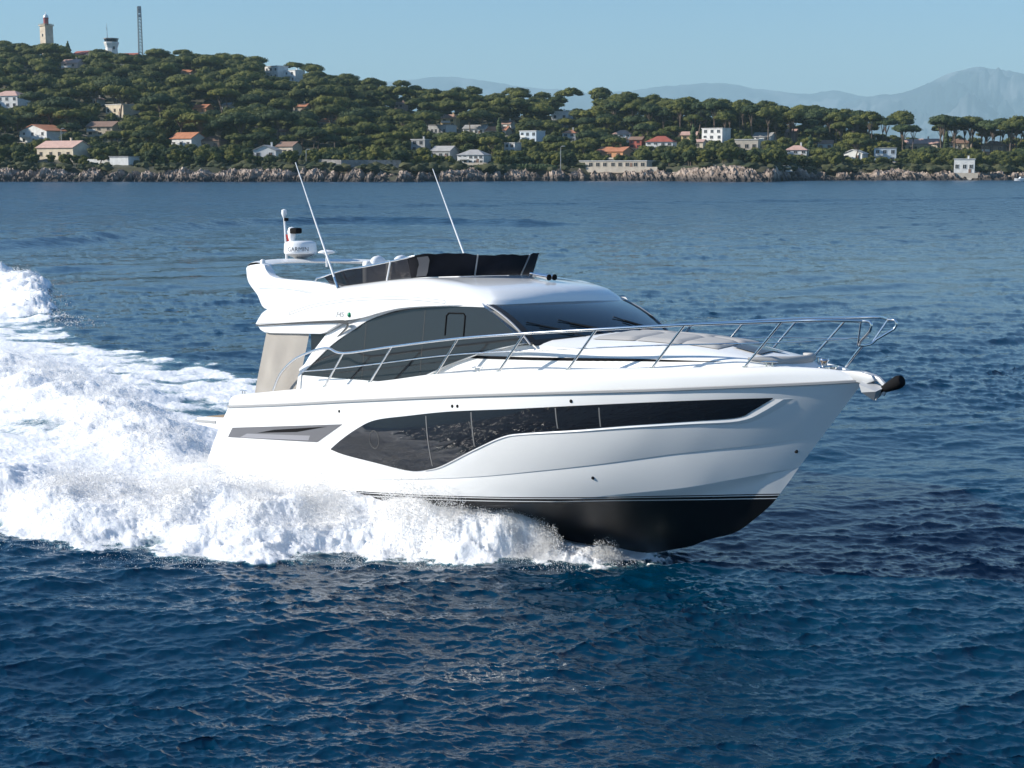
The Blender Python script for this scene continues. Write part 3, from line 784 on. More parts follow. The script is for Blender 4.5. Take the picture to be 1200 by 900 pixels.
# --- bow roller and plough anchor
br = MB().prism([(12.08, 2.36), (12.42, 2.355), (12.60, 2.315), (12.64, 2.25), (12.50, 2.20), (12.30, 2.23), (12.08, 2.30)], -.075, .075)
br.build('bow_roller', galv, yacht, 40, bevel=.012)
an = MB()
an.tube([(12.45, 0, 2.33), (12.66, 0, 2.27), (12.78, 0, 2.17), (12.72, 0, 2.07)], [.03, .034, .034, .028], 8, 0)
for s in (1, -1):
    an.add([(12.44, .02 * s, 2.26), (12.76, .02 * s, 2.17), (12.70, .13 * s, 2.12), (12.60, .02 * s, 1.99), (12.50, .15 * s, 2.10), (12.47, .16 * s, 2.20)],
           [(0, 1, 2, 5), (5, 2, 4), (4, 2, 3), (0, 5, 4, 3), (0, 3, 1), (1, 3, 2)], 0)
an.tube(smoothline([(12.68, 0, 2.13), (12.76, 0, 2.16), (12.90, 0, 2.225), (12.99, 0, 2.265), (13.02, 0, 2.275)], 14), list(np.interp(np.linspace(0, 1, 14), [0, .3, .75, .93, 1], [.035, .06, .088, .07, .02])), 12, 1)
an.build('anchor', [galv, darkp], yacht, 40)
# ------------------------------------------------------------------ sea with chop, wake, foam and spray
def wave_tile(N_, size, wind, peak, spread, power, seed, lam_min=0.0):
    g = np.random.default_rng(seed)
    k1 = np.fft.fftfreq(N_, size / N_) * 2 * np.pi
    kx, ky = np.meshgrid(k1, k1, indexing='ij')
    k = np.hypot(kx, ky); k[0, 0] = 1
    kp_ = 2 * np.pi / peak
    S = k ** (-power / 2) * np.exp(-0.6 * (kp_ / k) ** 2)
    c = (kx * wind[0] + ky * wind[1]) / k
    S *= np.sqrt(spread + (1 - spread) * c ** 4)
    if lam_min: S *= np.exp(-(k * lam_min / (2 * np.pi)) ** 2)
    S[0, 0] = 0
    H = S * (g.normal(size=(N_, N_)) + 1j * g.normal(size=(N_, N_)))
    h = np.fft.ifft2(H)
    f = 1 / h.real.std()
    dx = np.fft.ifft2(-1j * kx / k * H).real * f
    dy = np.fft.ifft2(-1j * ky / k * H).real * f
    return h.real * f, dx, dy, size

def sample(arr, size, x, y):
    N_ = arr.shape[0]
    fx = (x / size) % 1.0 * N_; fy = (y / size) % 1.0 * N_
    i = fx.astype(np.int64); j = fy.astype(np.int64)
    u = fx - i; v = fy - j
    i %= N_; j %= N_; i2 = (i + 1) % N_; j2 = (j + 1) % N_
    return (arr[i, j] * (1 - u) * (1 - v) + arr[i2, j] * u * (1 - v) + arr[i, j2] * (1 - u) * v + arr[i2, j2] * u * v)

wind = (math.sin(R(10)), -math.cos(R(10)))
t_big = wave_tile(512, 97.0, (math.sin(R(35)), -math.cos(R(35))), 7.0, .07, 5.0, 1, .8)
t_mid = wave_tile(1024, 41.0, wind, 1.35, .045, 3.9, 2)
t_fin = wave_tile(1024, 13.7, (math.sin(R(-8)), -math.cos(R(-8))), .36, .09, 3.4, 3)
def frac_tile(N_, size, power, seed, lmax):
    g = np.random.default_rng(seed)
    k1 = np.fft.fftfreq(N_, size / N_)
    kx, ky = np.meshgrid(k1, k1, indexing='ij'); k = np.hypot(kx, ky); k[0, 0] = 1
    H = k ** (-power / 2) * np.exp(-0.5 * (1 / (lmax * k)) ** 2) * (g.normal(size=(N_, N_)) + 1j * g.normal(size=(N_, N_)))
    H[0, 0] = 0
    h = np.fft.ifft2(H).real
    return h / h.std()
n_lump = frac_tile(1024, 30.0, 4.4, 5, 2.6)     # lumps of white water
n_fine = frac_tile(1024, 9.0, 2.6, 6, .7)
n_big = frac_tile(512, 260.0, 3.2, 8, 45.0)

def seg_dist(x, y, line):
    """distance to a polyline and position along it (0..1)"""
    P = np.array(line, float)
    best = np.full(x.shape, 1e9); tt = np.zeros(x.shape)
    Ls = np.linalg.norm(np.diff(P, axis=0), axis=1); cum = np.concatenate([[0], np.cumsum(Ls)])
    for i in range(len(P) - 1):
        a, d = P[i], P[i + 1] - P[i]
        t = np.clip(((x - a[0]) * d[0] + (y - a[1]) * d[1]) / (d @ d), 0, 1)
        q = np.hypot(x - a[0] - t * d[0], y - a[1] - t * d[1])
        m = q < best
        best = np.where(m, q, best); tt = np.where(m, (cum[i] + t * Ls[i]) / cum[-1], tt)
    return best, tt

def inside(x, y, poly):
    P = np.array(poly, float); r_ = np.zeros(x.shape, bool)
    for i in range(len(P)):
        a, b_ = P[i], P[i - 1]
        c = (a[1] > y) != (b_[1] > y)
        xx = (b_[0] - a[0]) * (y - a[1]) / (b_[1] - a[1] + 1e-12) + a[0]
        r_ ^= c & (x < xx)
    return r_
def sdist(x, y, poly):
    d, _ = seg_dist(x, y, list(poly) + [poly[0]])
    return np.where(inside(x, y, poly), d, -d)
def sstep(a, b_, x):
    t = np.clip((x - a) / (b_ - a), 0, 1); return t * t * (3 - 2 * t)

# plan outlines in world metres
WAKE = [(1.95, 20.42), (1.4, 20.32), (.5, 20.34), (-.5, 20.56), (-1.5, 20.50), (-3.0, 20.66), (-4.9, 20.55), (-6.5, 21.35), (-7.9, 21.8), (-12, 23.2), (-22, 28), (-44, 45), (-60, 80), (-40, 82), (-27, 75.5), (-24.0, 73.5), (-22.6, 71.5), (-20.7, 65.0), (-17.1, 54.3), (-13.9, 47.6), (-11.5, 45.0), (-8.6, 42.0), (-6.3, 38.3), (-3.2, 31.5), (-2.0, 28.6), (1.4, 23.2), (2.3, 21.2)]
RIDGE = [(1.75, 20.62), (.7, 20.85), (-.8, 21.4), (-2.3, 22.2), (-4.0, 22.75), (-5.8, 23.4), (-8.0, 24.3), (-11, 25.8), (-16, 28.5)]
STERN = [(-5.6, 27.3), (-6.8, 28.7), (-8.4, 31.0), (-10.4, 34.3), (-12.6, 37.3), (-16.0, 41.0), (-22, 46)]
FARR = [(-15.5, 51.5), (-18.5, 57.0), (-21.0, 63.5), (-23.2, 69.0), (-26.5, 74.0), (-32, 80)]
SWELL = [(-60, 84), (-40, 92), (-33.2, 109.0), (-32.1, 127.6), (-27.0, 145), (-16, 152), (-2, 146), (14, 140)]
CONTACT = [(2.05, 20.5), (1.3, 20.62), (.5, 20.95), (-.6, 21.8), (-1.8, 23.1), (-3.0, 24.2), (-4.4, 25.5), (-5.6, 26.6)]
HULLSIDE = [(.2, 21.5), (-1.8, 23.1), (-3.4, 24.6), (-5.2, 26.4), (-6.6, 27.6)]
LACE = [(-6.2, 29.6), (-7.6, 31.6), (-9.2, 33.4), (-11.2, 36.4), (-13.5, 40.0), (-12.2, 42.5), (-9.5, 39.5), (-7.6, 36.0), (-5.6, 32.5)]

def sea_fields(x, y):
    r_ = np.hypot(x, y)
    amp = 1.0 + .28 * sample(n_big, 260.0, x, y)
    amp = np.clip(amp, .45, 1.6) * (1 - .6 * np.exp(-((y - 312 - .03 * x) / 6.0) ** 2))
    fade_f = 1 - sstep(60, 170, r_); fade_m = 1 - .15 * sstep(200, 500, r_)
    h = .042 * sample(t_big[0], t_big[3], x, y) + amp * (.0205 * fade_m * sample(t_mid[0], t_mid[3], x, y) + .0072 * fade_f * sample(t_fin[0], t_fin[3], x, y))
    dx = -amp * (.030 * fade_m * sample(t_mid[1], t_mid[3], x, y) + .0092 * fade_f * sample(t_fin[1], t_fin[3], x, y))
    dy = -amp * (.030 * fade_m * sample(t_mid[2], t_mid[3], x, y) + .0092 * fade_f * sample(t_fin[2], t_fin[3], x, y))
    near = r_ < 110
    foam = np.zeros_like(h); lift = np.zeros_like(h)
    sd_, st_ = seg_dist(x, y, SWELL)
    sw2, _ = seg_dist(x, y, [(-30, 205), (14, 222), (40, 236), (90, 258)])
    h = h + .36 * np.exp(-(sw2 / 3.2) ** 2)
    h = h + .60 * np.exp(-(sd_ / 2.3) ** 2) * (1 - sstep(.85, 1, st_))
    X, Y = x[near], y[near]
    if X.size:
        lump = sample(n_lump, 30.0, X, Y); fine_ = sample(n_fine, 9.0, X, Y); lump2 = sample(n_lump, 30.0, X * 1.9 + 7, Y * 1.9 + 3)
        d = sdist(X, Y, WAKE) + .16 * lump + .05 * fine_ + .10 * lump2
        base = sstep(-.12, np.where(Y < 24, .22, .9), d)
        rd, rt_ = seg_dist(X, Y, RIDGE)
        w_ = .45 + 1.2 * sstep(0, .35, rt_)
        ridge = np.exp(-(rd / w_) ** 2) * sstep(0, .20, rt_) * (1 - .45 * sstep(.55, 1, rt_))
        sd2, st2 = seg_dist(X, Y, STERN)
        stern = np.exp(-(sd2 / (.8 + 1.5 * sstep(0, .5, st2))) ** 2) * sstep(-.05, .18, st2)
        fd, ft = seg_dist(X, Y, FARR)
        far = np.exp(-(fd / 1.7) ** 2) * sstep(0, .25, ft)
        lace = sstep(-.8, 1.4, sdist(X, Y, LACE))
        hs, hst = seg_dist(X, Y, CONTACT)
        wall_ = np.exp(-(hs / (.35 + .5 * hst)) ** 2) * sstep(0, .24, hst)
        hh = .36 * ridge * (1 + .09 * lump) + (.44 - .24 * hst) * wall_ * (1 + .10 * lump) + .38 * stern * (1 + .10 * lump) + .52 * far * (1 + .18 * lump)
        hh *= sstep(-.05, .85, d)
        hh += base * (.030 * lump + .020 * lump2 + .014 * np.abs(fine_)) * (.5 + .7 * (ridge + stern + far))
        # a hollow right behind the transom and a bow cushion along the stem
        hh -= .35 * np.exp(-(np.hypot(X + 4.9, Y - 28.6) / 1.8) ** 2)
        port = sstep(0, 4.0, d)
        fm = base * (.62 + .30 * port) + .55 * ridge + .6 * stern + .5 * far - .33 * lace
        fm += base * (.10 * lump + .05 * lump2)
        fm += .5 * wall_
        fm -= .62 * np.exp(-((X + 10.2) ** 2 / 1.7 + (Y - 31.4) ** 2 / 2.0)) + .3 * np.exp(-((X + 8.4) ** 2 / .8 + (Y - 29.6) ** 2 / .9))
        fm += .30 * base * np.exp(-(seg_dist(X, Y, HULLSIDE)[0] / 2.2) ** 2)
        far_side = sstep(33, 44, Y)
        fm -= .05 * far_side * base * (1 - np.clip(far * 1.5, 0, 1))
        # loose flecks outside the solid edge
        fl_ = np.clip(1 + sdist(X, Y, WAKE) / 1.6, 0, 1) * .34 * (d < 0)
        foam[near] = np.clip(np.maximum(fm, fl_), 0, 1.4)
        lift[near] = hh
        calm = np.zeros_like(h); calm[near] = np.clip(base, 0, 1)
        h = h * (1 - .45 * calm) + lift
        dx = dx * (1 - .6 * calm); dy = dy * (1 - .6 * calm)
    return x + dx, y + dy, h, foam

def ring_radii():
    out = [7.5]
    while out[-1] < 640:
        r_ = out[-1]
        out.append(r_ + min(max(r_ * r_ / 9800.0, .02), .55 + r_ / 380.0))
    return np.array(out)
rad = ring_radii()
az = np.linspace(R(-33), R(33), 1150)
RR, AA = np.meshgrid(rad, az, indexing='ij')
wx_, wy_ = RR * np.sin(AA), RR * np.cos(AA)
vx, vy, vz, vf = sea_fields(wx_.ravel(), wy_.ravel())
nr_, na_ = RR.shape
idx = np.arange(nr_ * na_).reshape(nr_, na_)
Fq = np.stack([idx[:-1, :-1], idx[:-1, 1:], idx[1:, 1:], idx[1:, :-1]], -1).reshape(-1, 4)[:, ::-1]

seam = mat('sea water', (0.004, 0.030, 0.062), 0.07, spec=0.5)
nt, N, Lk, b = nodes(seam)
b.inputs['IOR'].default_value = 1.333
lod = N.new('ShaderNodeAttribute'); lod.attribute_name = 'ripple'
Lk.new(lod.outputs['Fac'], b.inputs['Roughness'])
tc = N.new('ShaderNodeTexCoord')
geo = N.new('ShaderNodeNewGeometry')
at_ = N.new('ShaderNodeAttribute'); at_.attribute_name = 'foam'
def noise(scale, detail, vec, rough=.6, typ=None):
    q = N.new('ShaderNodeTexNoise'); q.inputs['Scale'].default_value = scale; q.inputs['Detail'].default_value = detail; q.inputs['Roughness'].default_value = rough
    Lk.new(vec, q.inputs['Vector']); return q
mp = N.new('ShaderNodeMapping'); mp.inputs['Scale'].default_value = (1.0, 1.9, 1.0)
Lk.new(tc.outputs['Object'], mp.inputs['Vector'])
r1n = noise(7.0, 4, mp.outputs['Vector'], .62)
bmp = N.new('ShaderNodeBump'); bmp.inputs['Strength'].default_value = .4; bmp.inputs['Distance'].default_value = .016
mpb = N.new('ShaderNodeMapping'); mpb.inputs['Scale'].default_value = (.55, 1.25, 1.0); mpb.inputs['Rotation'].default_value = (0, 0, R(6)); Lk.new(tc.outputs['Object'], mpb.inputs['Vector'])
r2n = noise(.55, 4, mpb.outputs['Vector'], .6)
bm2 = N.new('ShaderNodeBump'); bm2.inputs['Strength'].default_value = .8; bm2.inputs['Distance'].default_value = .55
lod2 = N.new('ShaderNodeAttribute'); lod2.attribute_name = 'ripple'
mr2 = N.new('ShaderNodeMapRange'); mr2.inputs['From Min'].default_value = .075; mr2.inputs['From Max'].default_value = .20; mr2.inputs['To Min'].default_value = .03; mr2.inputs['To Max'].default_value = .55
Lk.new(lod2.outputs['Fac'], mr2.inputs['Value']); Lk.new(mr2.outputs['Result'], bm2.inputs['Distance'])
Lk.new(r2n.outputs['Fac'], bm2.inputs['Height'])
Lk.new(r1n.outputs['Fac'], bmp.inputs['Height']); Lk.new(bm2.outputs['Normal'], bmp.inputs['Normal']); Lk.new(bmp.outputs['Normal'], b.inputs['Normal'])
# body colour drifts a little between deep blue and teal over tens of metres
bn_ = noise(.05, 2, tc.outputs['Object'])
br_ = N.new('ShaderNodeValToRGB'); br_.color_ramp.elements[0].position = .35; br_.color_ramp.elements[1].position = .7
br_.color_ramp.elements[0].color = (.0000, .0215, .0500, 1); br_.color_ramp.elements[1].color = (.0000, .0300, .0620, 1)
Lk.new(bn_.outputs['Fac'], br_.inputs['Fac'])
# aerated water: turquoise where the foam is thin
aer = N.new('ShaderNodeMix'); aer.data_type = 'RGBA'
aer.inputs['B'].default_value = (.22, .46, .48, 1)
am = N.new('ShaderNodeMapRange'); am.inputs['From Min'].default_value = .30; am.inputs['From Max'].default_value = .95; am.inputs['To Max'].default_value = .75
Lk.new(at_.outputs['Fac'], am.inputs['Value']); Lk.new(am.outputs['Result'], aer.inputs['Factor'])
Lk.new(br_.outputs['Color'], aer.inputs['A']); Lk.new(aer.outputs['Result'], b.inputs['Base Color'])
# foam coverage: field compared with two scales of noise, stretched along the wake
mp2 = N.new('ShaderNodeMapping'); mp2.inputs['Rotation'].default_value = (0, 0, R(42)); mp2.inputs['Scale'].default_value = (1.0, 1.7, 1.0)
Lk.new(tc.outputs['Object'], mp2.inputs['Vector'])
f1 = noise(1.1, 8, mp2.outputs['Vector'], .66); f2 = noise(5.5, 7, mp2.outputs['Vector'], .7)
mx = N.new('ShaderNodeMath'); mx.operation = 'MULTIPLY_ADD'; mx.inputs[1].default_value = .55
Lk.new(f1.outputs['Fac'], mx.inputs[0])
m2_ = N.new('ShaderNodeMath'); m2_.operation = 'MULTIPLY'; m2_.inputs[1].default_value = .45
Lk.new(f2.outputs['Fac'], m2_.inputs[0]); Lk.new(m2_.outputs[0], mx.inputs[2])
cov = N.new('ShaderNodeMath'); cov.operation = 'ADD'; Lk.new(mx.outputs[0], cov.inputs[0]); Lk.new(at_.outputs['Fac'], cov.inputs[1])
cr2 = N.new('ShaderNodeMapRange'); cr2.interpolation_type = 'SMOOTHSTEP'
cr2.inputs['From Min'].default_value = .98; cr2.inputs['From Max'].default_value = 1.22
Lk.new(cov.outputs[0], cr2.inputs['Value'])
foamb = N.new('ShaderNodeBsdfPrincipled')
foamb.inputs['Base Color'].default_value = (.91, .91, .91, 1); foamb.inputs['Subsurface Weight'].default_value = .28; foamb.inputs['Subsurface Radius'].default_value = (.3, .3, .3); foamb.inputs['Subsurface Scale'].default_value = .6; foamb.inputs['Roughness'].default_value = .75; foamb.inputs['Specular IOR Level'].default_value = .25
fb = N.new('ShaderNodeBump'); fb.inputs['Strength'].default_value = .7; fb.inputs['Distance'].default_value = .085
f3 = noise(4.0, 9, tc.outputs['Object'], .68)
Lk.new(f3.outputs['Fac'], fb.inputs['Height']); Lk.new(fb.outputs['Normal'], foamb.inputs['Normal'])
msh = N.new('ShaderNodeMixShader')
Lk.new(cr2.outputs['Result'], msh.inputs['Fac']); Lk.new(b.outputs[0], msh.inputs[1]); Lk.new(foamb.outputs[0], msh.inputs[2])
Lk.new(msh.outputs[0], N['Material Output'].inputs['Surface'])

sea = np_mesh('water', np.stack([vx, vy, vz], 1), Fq, seam, None, 180)
la = sea.data.attributes.new('ripple', 'FLOAT', 'POINT'); la.data.foreach_set('value', (.055 + .165 * sstep(25, 240, np.hypot(vx, vy))).astype(np.float32))
fa = sea.data.attributes.new('foam', 'FLOAT', 'POINT'); fa.data.foreach_set('value', vf.astype(np.float32))
tag(sea, 'deep blue choppy sea with a white wake', kind='structure')
# the rest of the sea to the horizon lies a little lower, under the troughs
far_sea = mesh('water_far', [(-26000, -600, -.9), (26000, -600, -.9), (26000, 27000, -.9), (-26000, 27000, -.9)], [(0, 1, 2, 3)], seam)
tag(far_sea, 'open sea reaching to the horizon', kind='structure')

# spray: a cloud of separate drops thrown off the bow wave, the stern mound and the foam edge
def drops(n_, line, widths, heights, out_dir, tpow, rmin, rmax, seed):
    g = np.random.default_rng(seed)
    P = smoothline([(a, c, 0) for a, c in line], 600)[:, :2]
    t = g.random(n_) ** tpow
    i = (t * 598).astype(int)
    p = P[i] + (P[i + 1] - P[i]) * g.random((n_, 1))
    w = np.interp(t, *widths); hmax = np.interp(t, *heights)
    # clumps: drops gather in jets
    off = g.normal(size=n_) * w
    p = p + np.array(out_dir) * off[:, None] + g.normal(size=(n_, 2)) * .06
    x, y = p[:, 0], p[:, 1]
    lump = sample(n_lump, 30.0, x * 2.3, y * 2.3)
    keep = g.random(n_) < np.clip(.55 + .55 * lump, .04, 1)
    _, _, hz, fm = sea_fields(x, y)
    fall = np.exp(-(off / w) ** 2 * .35)
    z = hz + hmax * (g.random(n_) ** 1.9) * fall * np.clip(1 + .5 * lump, .3, 2) - .015
    rad_ = rmin + (rmax - rmin) * g.random(n_) ** 4
    rad_ = np.where(z - hz > hmax * .6, rad_ * .75, rad_)
    q = np.stack([x, y, z, rad_], 1)[keep]
    return q
od = np.array([-.42, -.91])
D = [drops(260000, RIDGE[:7], ([0, .15, .5, 1], [.06, .16, .55, .8]), ([0, .08, .35, .7, 1], [.14, .28, .34, .36, .3]), od, .8, .0018, .009, 21),
     drops(26000, [(1.3, 20.42), (.9, 20.42), (.4, 20.42), (-.6, 20.58), (-1.5, 20.5), (-3.0, 20.65), (-4.9, 20.55), (-6.5, 21.3), (-7.9, 21.7), (-12, 23)], ([0, 1], [.22, .30]), ([0, .3, 1], [.04, .16, .16]), od, 1.0, .0015, .007, 22),
     drops(130000, STERN[:6], ([0, .3, 1], [.45, .9, 1.3]), ([0, .3, 1], [.2, .34, .4]), od, .9, .002, .012, 23),
     drops(16000, FARR, ([0, 1], [.5, .7]), ([0, 1], [.15, .30]), (-.9, -.4), .8, .006, .026, 24)]
# drops climbing the hull side along the contact line
hc = [(1.35, 20.62), (.9, 20.78), (.4, 21.0), (-.6, 21.8), (-1.8, 23.1), (-3.0, 24.2), (-4.4, 25.5), (-5.6, 26.6)]
D.append(drops(150000, hc, ([0, .2, 1], [.10, .30, .6]), ([0, .15, .5, 1], [.05, .17, .18, .16]), od, .8, .0015, .007, 25))
D = np.concatenate(D)
tet = np.array([(1, 1, 1), (-1, -1, 1), (-1, 1, -1), (1, -1, -1)], float) / 1.1
gq = np.random.default_rng(3)
rot_ = gq.normal(size=(len(D), 4)); rot_ /= np.linalg.norm(rot_, axis=1)[:, None]
w0, x0_, y0_, z0_ = rot_.T
Rm = np.stack([1 - 2 * (y0_**2 + z0_**2), 2 * (x0_*y0_ - z0_*w0), 2 * (x0_*z0_ + y0_*w0), 2 * (x0_*y0_ + z0_*w0), 1 - 2 * (x0_**2 + z0_**2), 2 * (y0_*z0_ - x0_*w0), 2 * (x0_*z0_ - y0_*w0), 2 * (y0_*z0_ + x0_*w0), 1 - 2 * (x0_**2 + y0_**2)], 1).reshape(-1, 3, 3)
tv = np.einsum('nij,kj->nki', Rm, tet) * D[:, 3][:, None, None] + D[:, None, :3]
base_i = (np.arange(len(D)) * 4)[:, None, None]
Ft = (base_i + np.array([(0, 1, 2), (0, 3, 1), (0, 2, 3), (1, 3, 2)])[None]).reshape(-1, 3)
spraym = mat('white spray', (.88, .89, .90), .6, spec=.3)
nt, N, Lk, b = nodes(spraym)
tr_ = N.new('ShaderNodeBsdfTranslucent'); tr_.inputs['Color'].default_value = (.97, .97, .97, 1)
df = N.new('ShaderNodeBsdfDiffuse'); df.inputs['Color'].default_value = (.97, .97, .97, 1)
ms = N.new('ShaderNodeMixShader'); ms.inputs['Fac'].default_value = .45
Lk.new(df.outputs[0], ms.inputs[1]); Lk.new(tr_.outputs[0], ms.inputs[2]); Lk.new(ms.outputs[0], N['Material Output'].inputs['Surface'])
spray = np_mesh('spray', tv.reshape(-1, 3), Ft, spraym, None, 180)
tag(spray, 'fine white spray thrown up along the hull and the wake', 'spray', kind='stuff')
# ------------------------------------------------------------------ the wooded coast
YH, FPX = 195.0, 1700.0
PT = math.atan((450 - YH) / FPX); CP, SP = math.cos(PT), math.sin(PT)
def px_of(X, Y, Z):
    d = Y * CP - (Z - CAM_H) * SP; u = (Z - CAM_H) * CP + Y * SP
    return 600 + FPX * X / d, 450 - FPX * u / d
def ray_at(px, py, Y):
    a, c = (px - 600) / FPX, (450 - py) / FPX
    d = np.array([a, CP + c * SP, -SP + c * CP])
    return np.array([0, 0, CAM_H]) + d * (Y / d[1])
CREST_PX = [-1500, -900, -500, -200, 0, 150, 300, 370, 420, 440, 530, 650, 800, 900, 1000, 1060, 1200, 1400, 1700, 2300, 2900]
CREST_Z = [4, 34, 58, 66, 77, 74, 64, 57.5, 48, 43.5, 36, 33.5, 26, 21.5, 18, 13, 12, 12, 14, 10, 3]
CREST_Y = [1000, 1010, 1020, 1010, 1000, 985, 960, 945, 925, 920, 890, 860, 810, 790, 765, 755, 745, 740, 740, 745, 750]
SHORE_PX = [-500, 0, 200, 350, 430, 470, 540, 620, 700, 780, 850, 905, 935, 1000, 1100, 1200, 1400, 1700]
SHORE_Y = [545, 548, 545, 548, 544, 540, 556, 572, 580, 572, 548, 545, 588, 598, 600, 606, 612, 620]
def terr(X, Y):
    X = np.asarray(X, float); Y = np.asarray(Y, float)
    px = 600 + 1719 * X / Y
    ys = np.interp(px, SHORE_PX, SHORE_Y); yc = np.interp(px, CREST_PX, CREST_Y); zc = np.interp(px, CREST_PX, CREST_Z)
    s = (Y - ys)
    bank = np.interp(px, [-500, 400, 600, 780, 850, 920, 1000, 1700], [5.2, 5.4, 4.6, 5.5, 6.5, 5.0, 4.5, 4.0])
    t = np.clip((s - 22) / (yc - ys - 22), 0, 1)
    rise = np.where(s < 22, bank * np.sin(np.clip(s / 22, -.4, 1) * math.pi / 2), bank + (zc - bank) * (t ** 1.15 * .65 + .35 * t * t * (3 - 2 * t)))
    back = np.clip((Y - yc) / 260, 0, 1)
    z = rise * (1 - back ** 1.5 * .9)
    return np.where(s < -4, -2.5, z)
def on_terrain(px, py):
    Ys = np.linspace(535, 1040, 2400)
    P = np.array([0, 0, CAM_H])[None] + np.outer(Ys, ray_at(px, py, 1.0) - np.array([0, 0, CAM_H]))
    h_ = terr(P[:, 0], P[:, 1])
    k = np.argmax(P[:, 2] <= h_ + .02)
    if P[k, 2] > h_[k] + .02: k = int(np.argmin(P[:, 2] - h_))
    return Vector((P[k, 0], P[k, 1], h_[k]))

# land: one sheet from the shore over the hill
ang = np.linspace(-1.15, 1.28, 520); dist = np.concatenate([np.linspace(0, 30, 22), np.linspace(34, 700, 90)])
AA2, DD = np.meshgrid(ang, dist)
pxs = 600 + 1719 * AA2
Yg = np.interp(pxs, SHORE_PX, SHORE_Y) - 6 + DD
Xg = AA2 * Yg
Zg = terr(Xg, Yg)
gn = np.random.default_rng(9)
bumps = sample(frac_tile(512, 150.0, 3.0, 31, 30.0), 150.0, Xg, Yg)
Zg = Zg + np.where(DD > 30, .5 * bumps, .0) - 2.4 * (DD < 25)
i2 = np.arange(Xg.size).reshape(Xg.shape)
Fl = np.stack([i2[:-1, :-1], i2[:-1, 1:], i2[1:, 1:], i2[1:, :-1]], -1).reshape(-1, 4)
landm = noise_tint(mat('scrub ground', (.05, .06, .03), .95), (.035, .042, .02), (.10, .085, .05), .05, 6, .38, .68)
land = np_mesh('hill', np.stack([Xg, Yg, Zg], -1).reshape(-1, 3), Fl, landm, None, 180)
tag(land, 'wooded hill rising behind the rocky shore', kind='structure')

# rocky shore: a strip of jagged limestone between the water and the scrub
def ridged(N_, size, seed, lmax, power=2.2):
    a = frac_tile(N_, size, power, seed, lmax); return 1 - np.abs(a)
rk1, rk2, rk3 = ridged(512, 64.0, 41, 9.0), ridged(512, 26.0, 42, 2.6), frac_tile(512, 80.0, 3.0, 43, 14.0)
Xa = np.concatenate([np.arange(-640, -225, 1.6), np.arange(-225, 262, .48), np.arange(262, 760, 1.6)])
S_ = np.linspace(-2.0, 21.0, 54)
XX, SS = np.meshgrid(Xa, S_)
Y0 = np.full(Xa.shape, 560.0)
for _ in range(6): Y0 = np.interp(600 + 1719 * Xa / Y0, SHORE_PX, SHORE_Y)
YY = Y0[None, :] + SS + 1.5 * sample(rk3, 80.0, XX, XX * 0 + 3)
bk = terr(XX, YY)
env = np.clip((SS + 2) / 4, 0, 1) * (1 - .75 * np.clip((SS - 12) / 9, 0, 1))
lowf = sample(rk3, 80.0, XX * .45, XX * 0 + 40)
ZZ = np.maximum(bk, -.6) * (.84 + .16 * lowf.clip(-1.5, 1)) + env * (.75 * sample(rk1, 64.0, XX * .62, YY * 2.2) * (1 + .3 * lowf) + .5 * sample(rk2, 26.0, XX * .7, YY * 2.6) + .45 * sample(rk3, 80.0, XX, YY)) - .25
ZZ = ZZ - 1.1 * np.clip(-lowf - .2, 0, 1.2) * env
ZZ = np.where(SS < -1.4, -1.2, ZZ)
i3 = np.arange(XX.size).reshape(XX.shape)
Fr = np.stack([i3[:-1, :-1], i3[:-1, 1:], i3[1:, 1:], i3[1:, :-1]], -1).reshape(-1, 4)
rockm = noise_tint(mat('limestone', (.4, .33, .28), .9), (.125, .092, .070), (.42, .335, .272), .30, 7, .36, .62, bump=.8, bscale=1.3, dist=.5)
# weed and wet rock stain just above the water
nt, N, Lk, b = nodes(rockm)
geo2 = N.new('ShaderNodeNewGeometry'); sp2 = N.new('ShaderNodeSeparateXYZ'); Lk.new(geo2.outputs['Position'], sp2.inputs[0])
nz = N.new('ShaderNodeTexNoise'); nz.inputs['Scale'].default_value = .25; nz.inputs['Detail'].default_value = 5; Lk.new(geo2.outputs['Position'], nz.inputs['Vector'])
md = N.new('ShaderNodeMath'); md.operation = 'MULTIPLY_ADD'; md.inputs[1].default_value = -2.8; Lk.new(nz.outputs['Fac'], md.inputs[0]); Lk.new(sp2.outputs['Z'], md.inputs[2])
mr = N.new('ShaderNodeMapRange'); mr.inputs['From Min'].default_value = -.5; mr.inputs['From Max'].default_value = 1.5; Lk.new(md.outputs[0], mr.inputs['Value'])
mxc = N.new('ShaderNodeMix'); mxc.data_type = 'RGBA'; mxc.inputs['A'].default_value = (.035, .03, .028, 1)
src = b.inputs['Base Color'].links[0].from_socket
Lk.new(src, mxc.inputs['B']); Lk.new(mr.outputs['Result'], mxc.inputs['Factor']); Lk.new(mxc.outputs['Result'], b.inputs['Base Color'])
rocks = np_mesh('rocky_shore', np.stack([XX, YY, ZZ], -1).reshape(-1, 3), Fr, rockm, None, 60)
tag(rocks, 'band of pale jagged limestone rocks along the waterline', kind='structure')

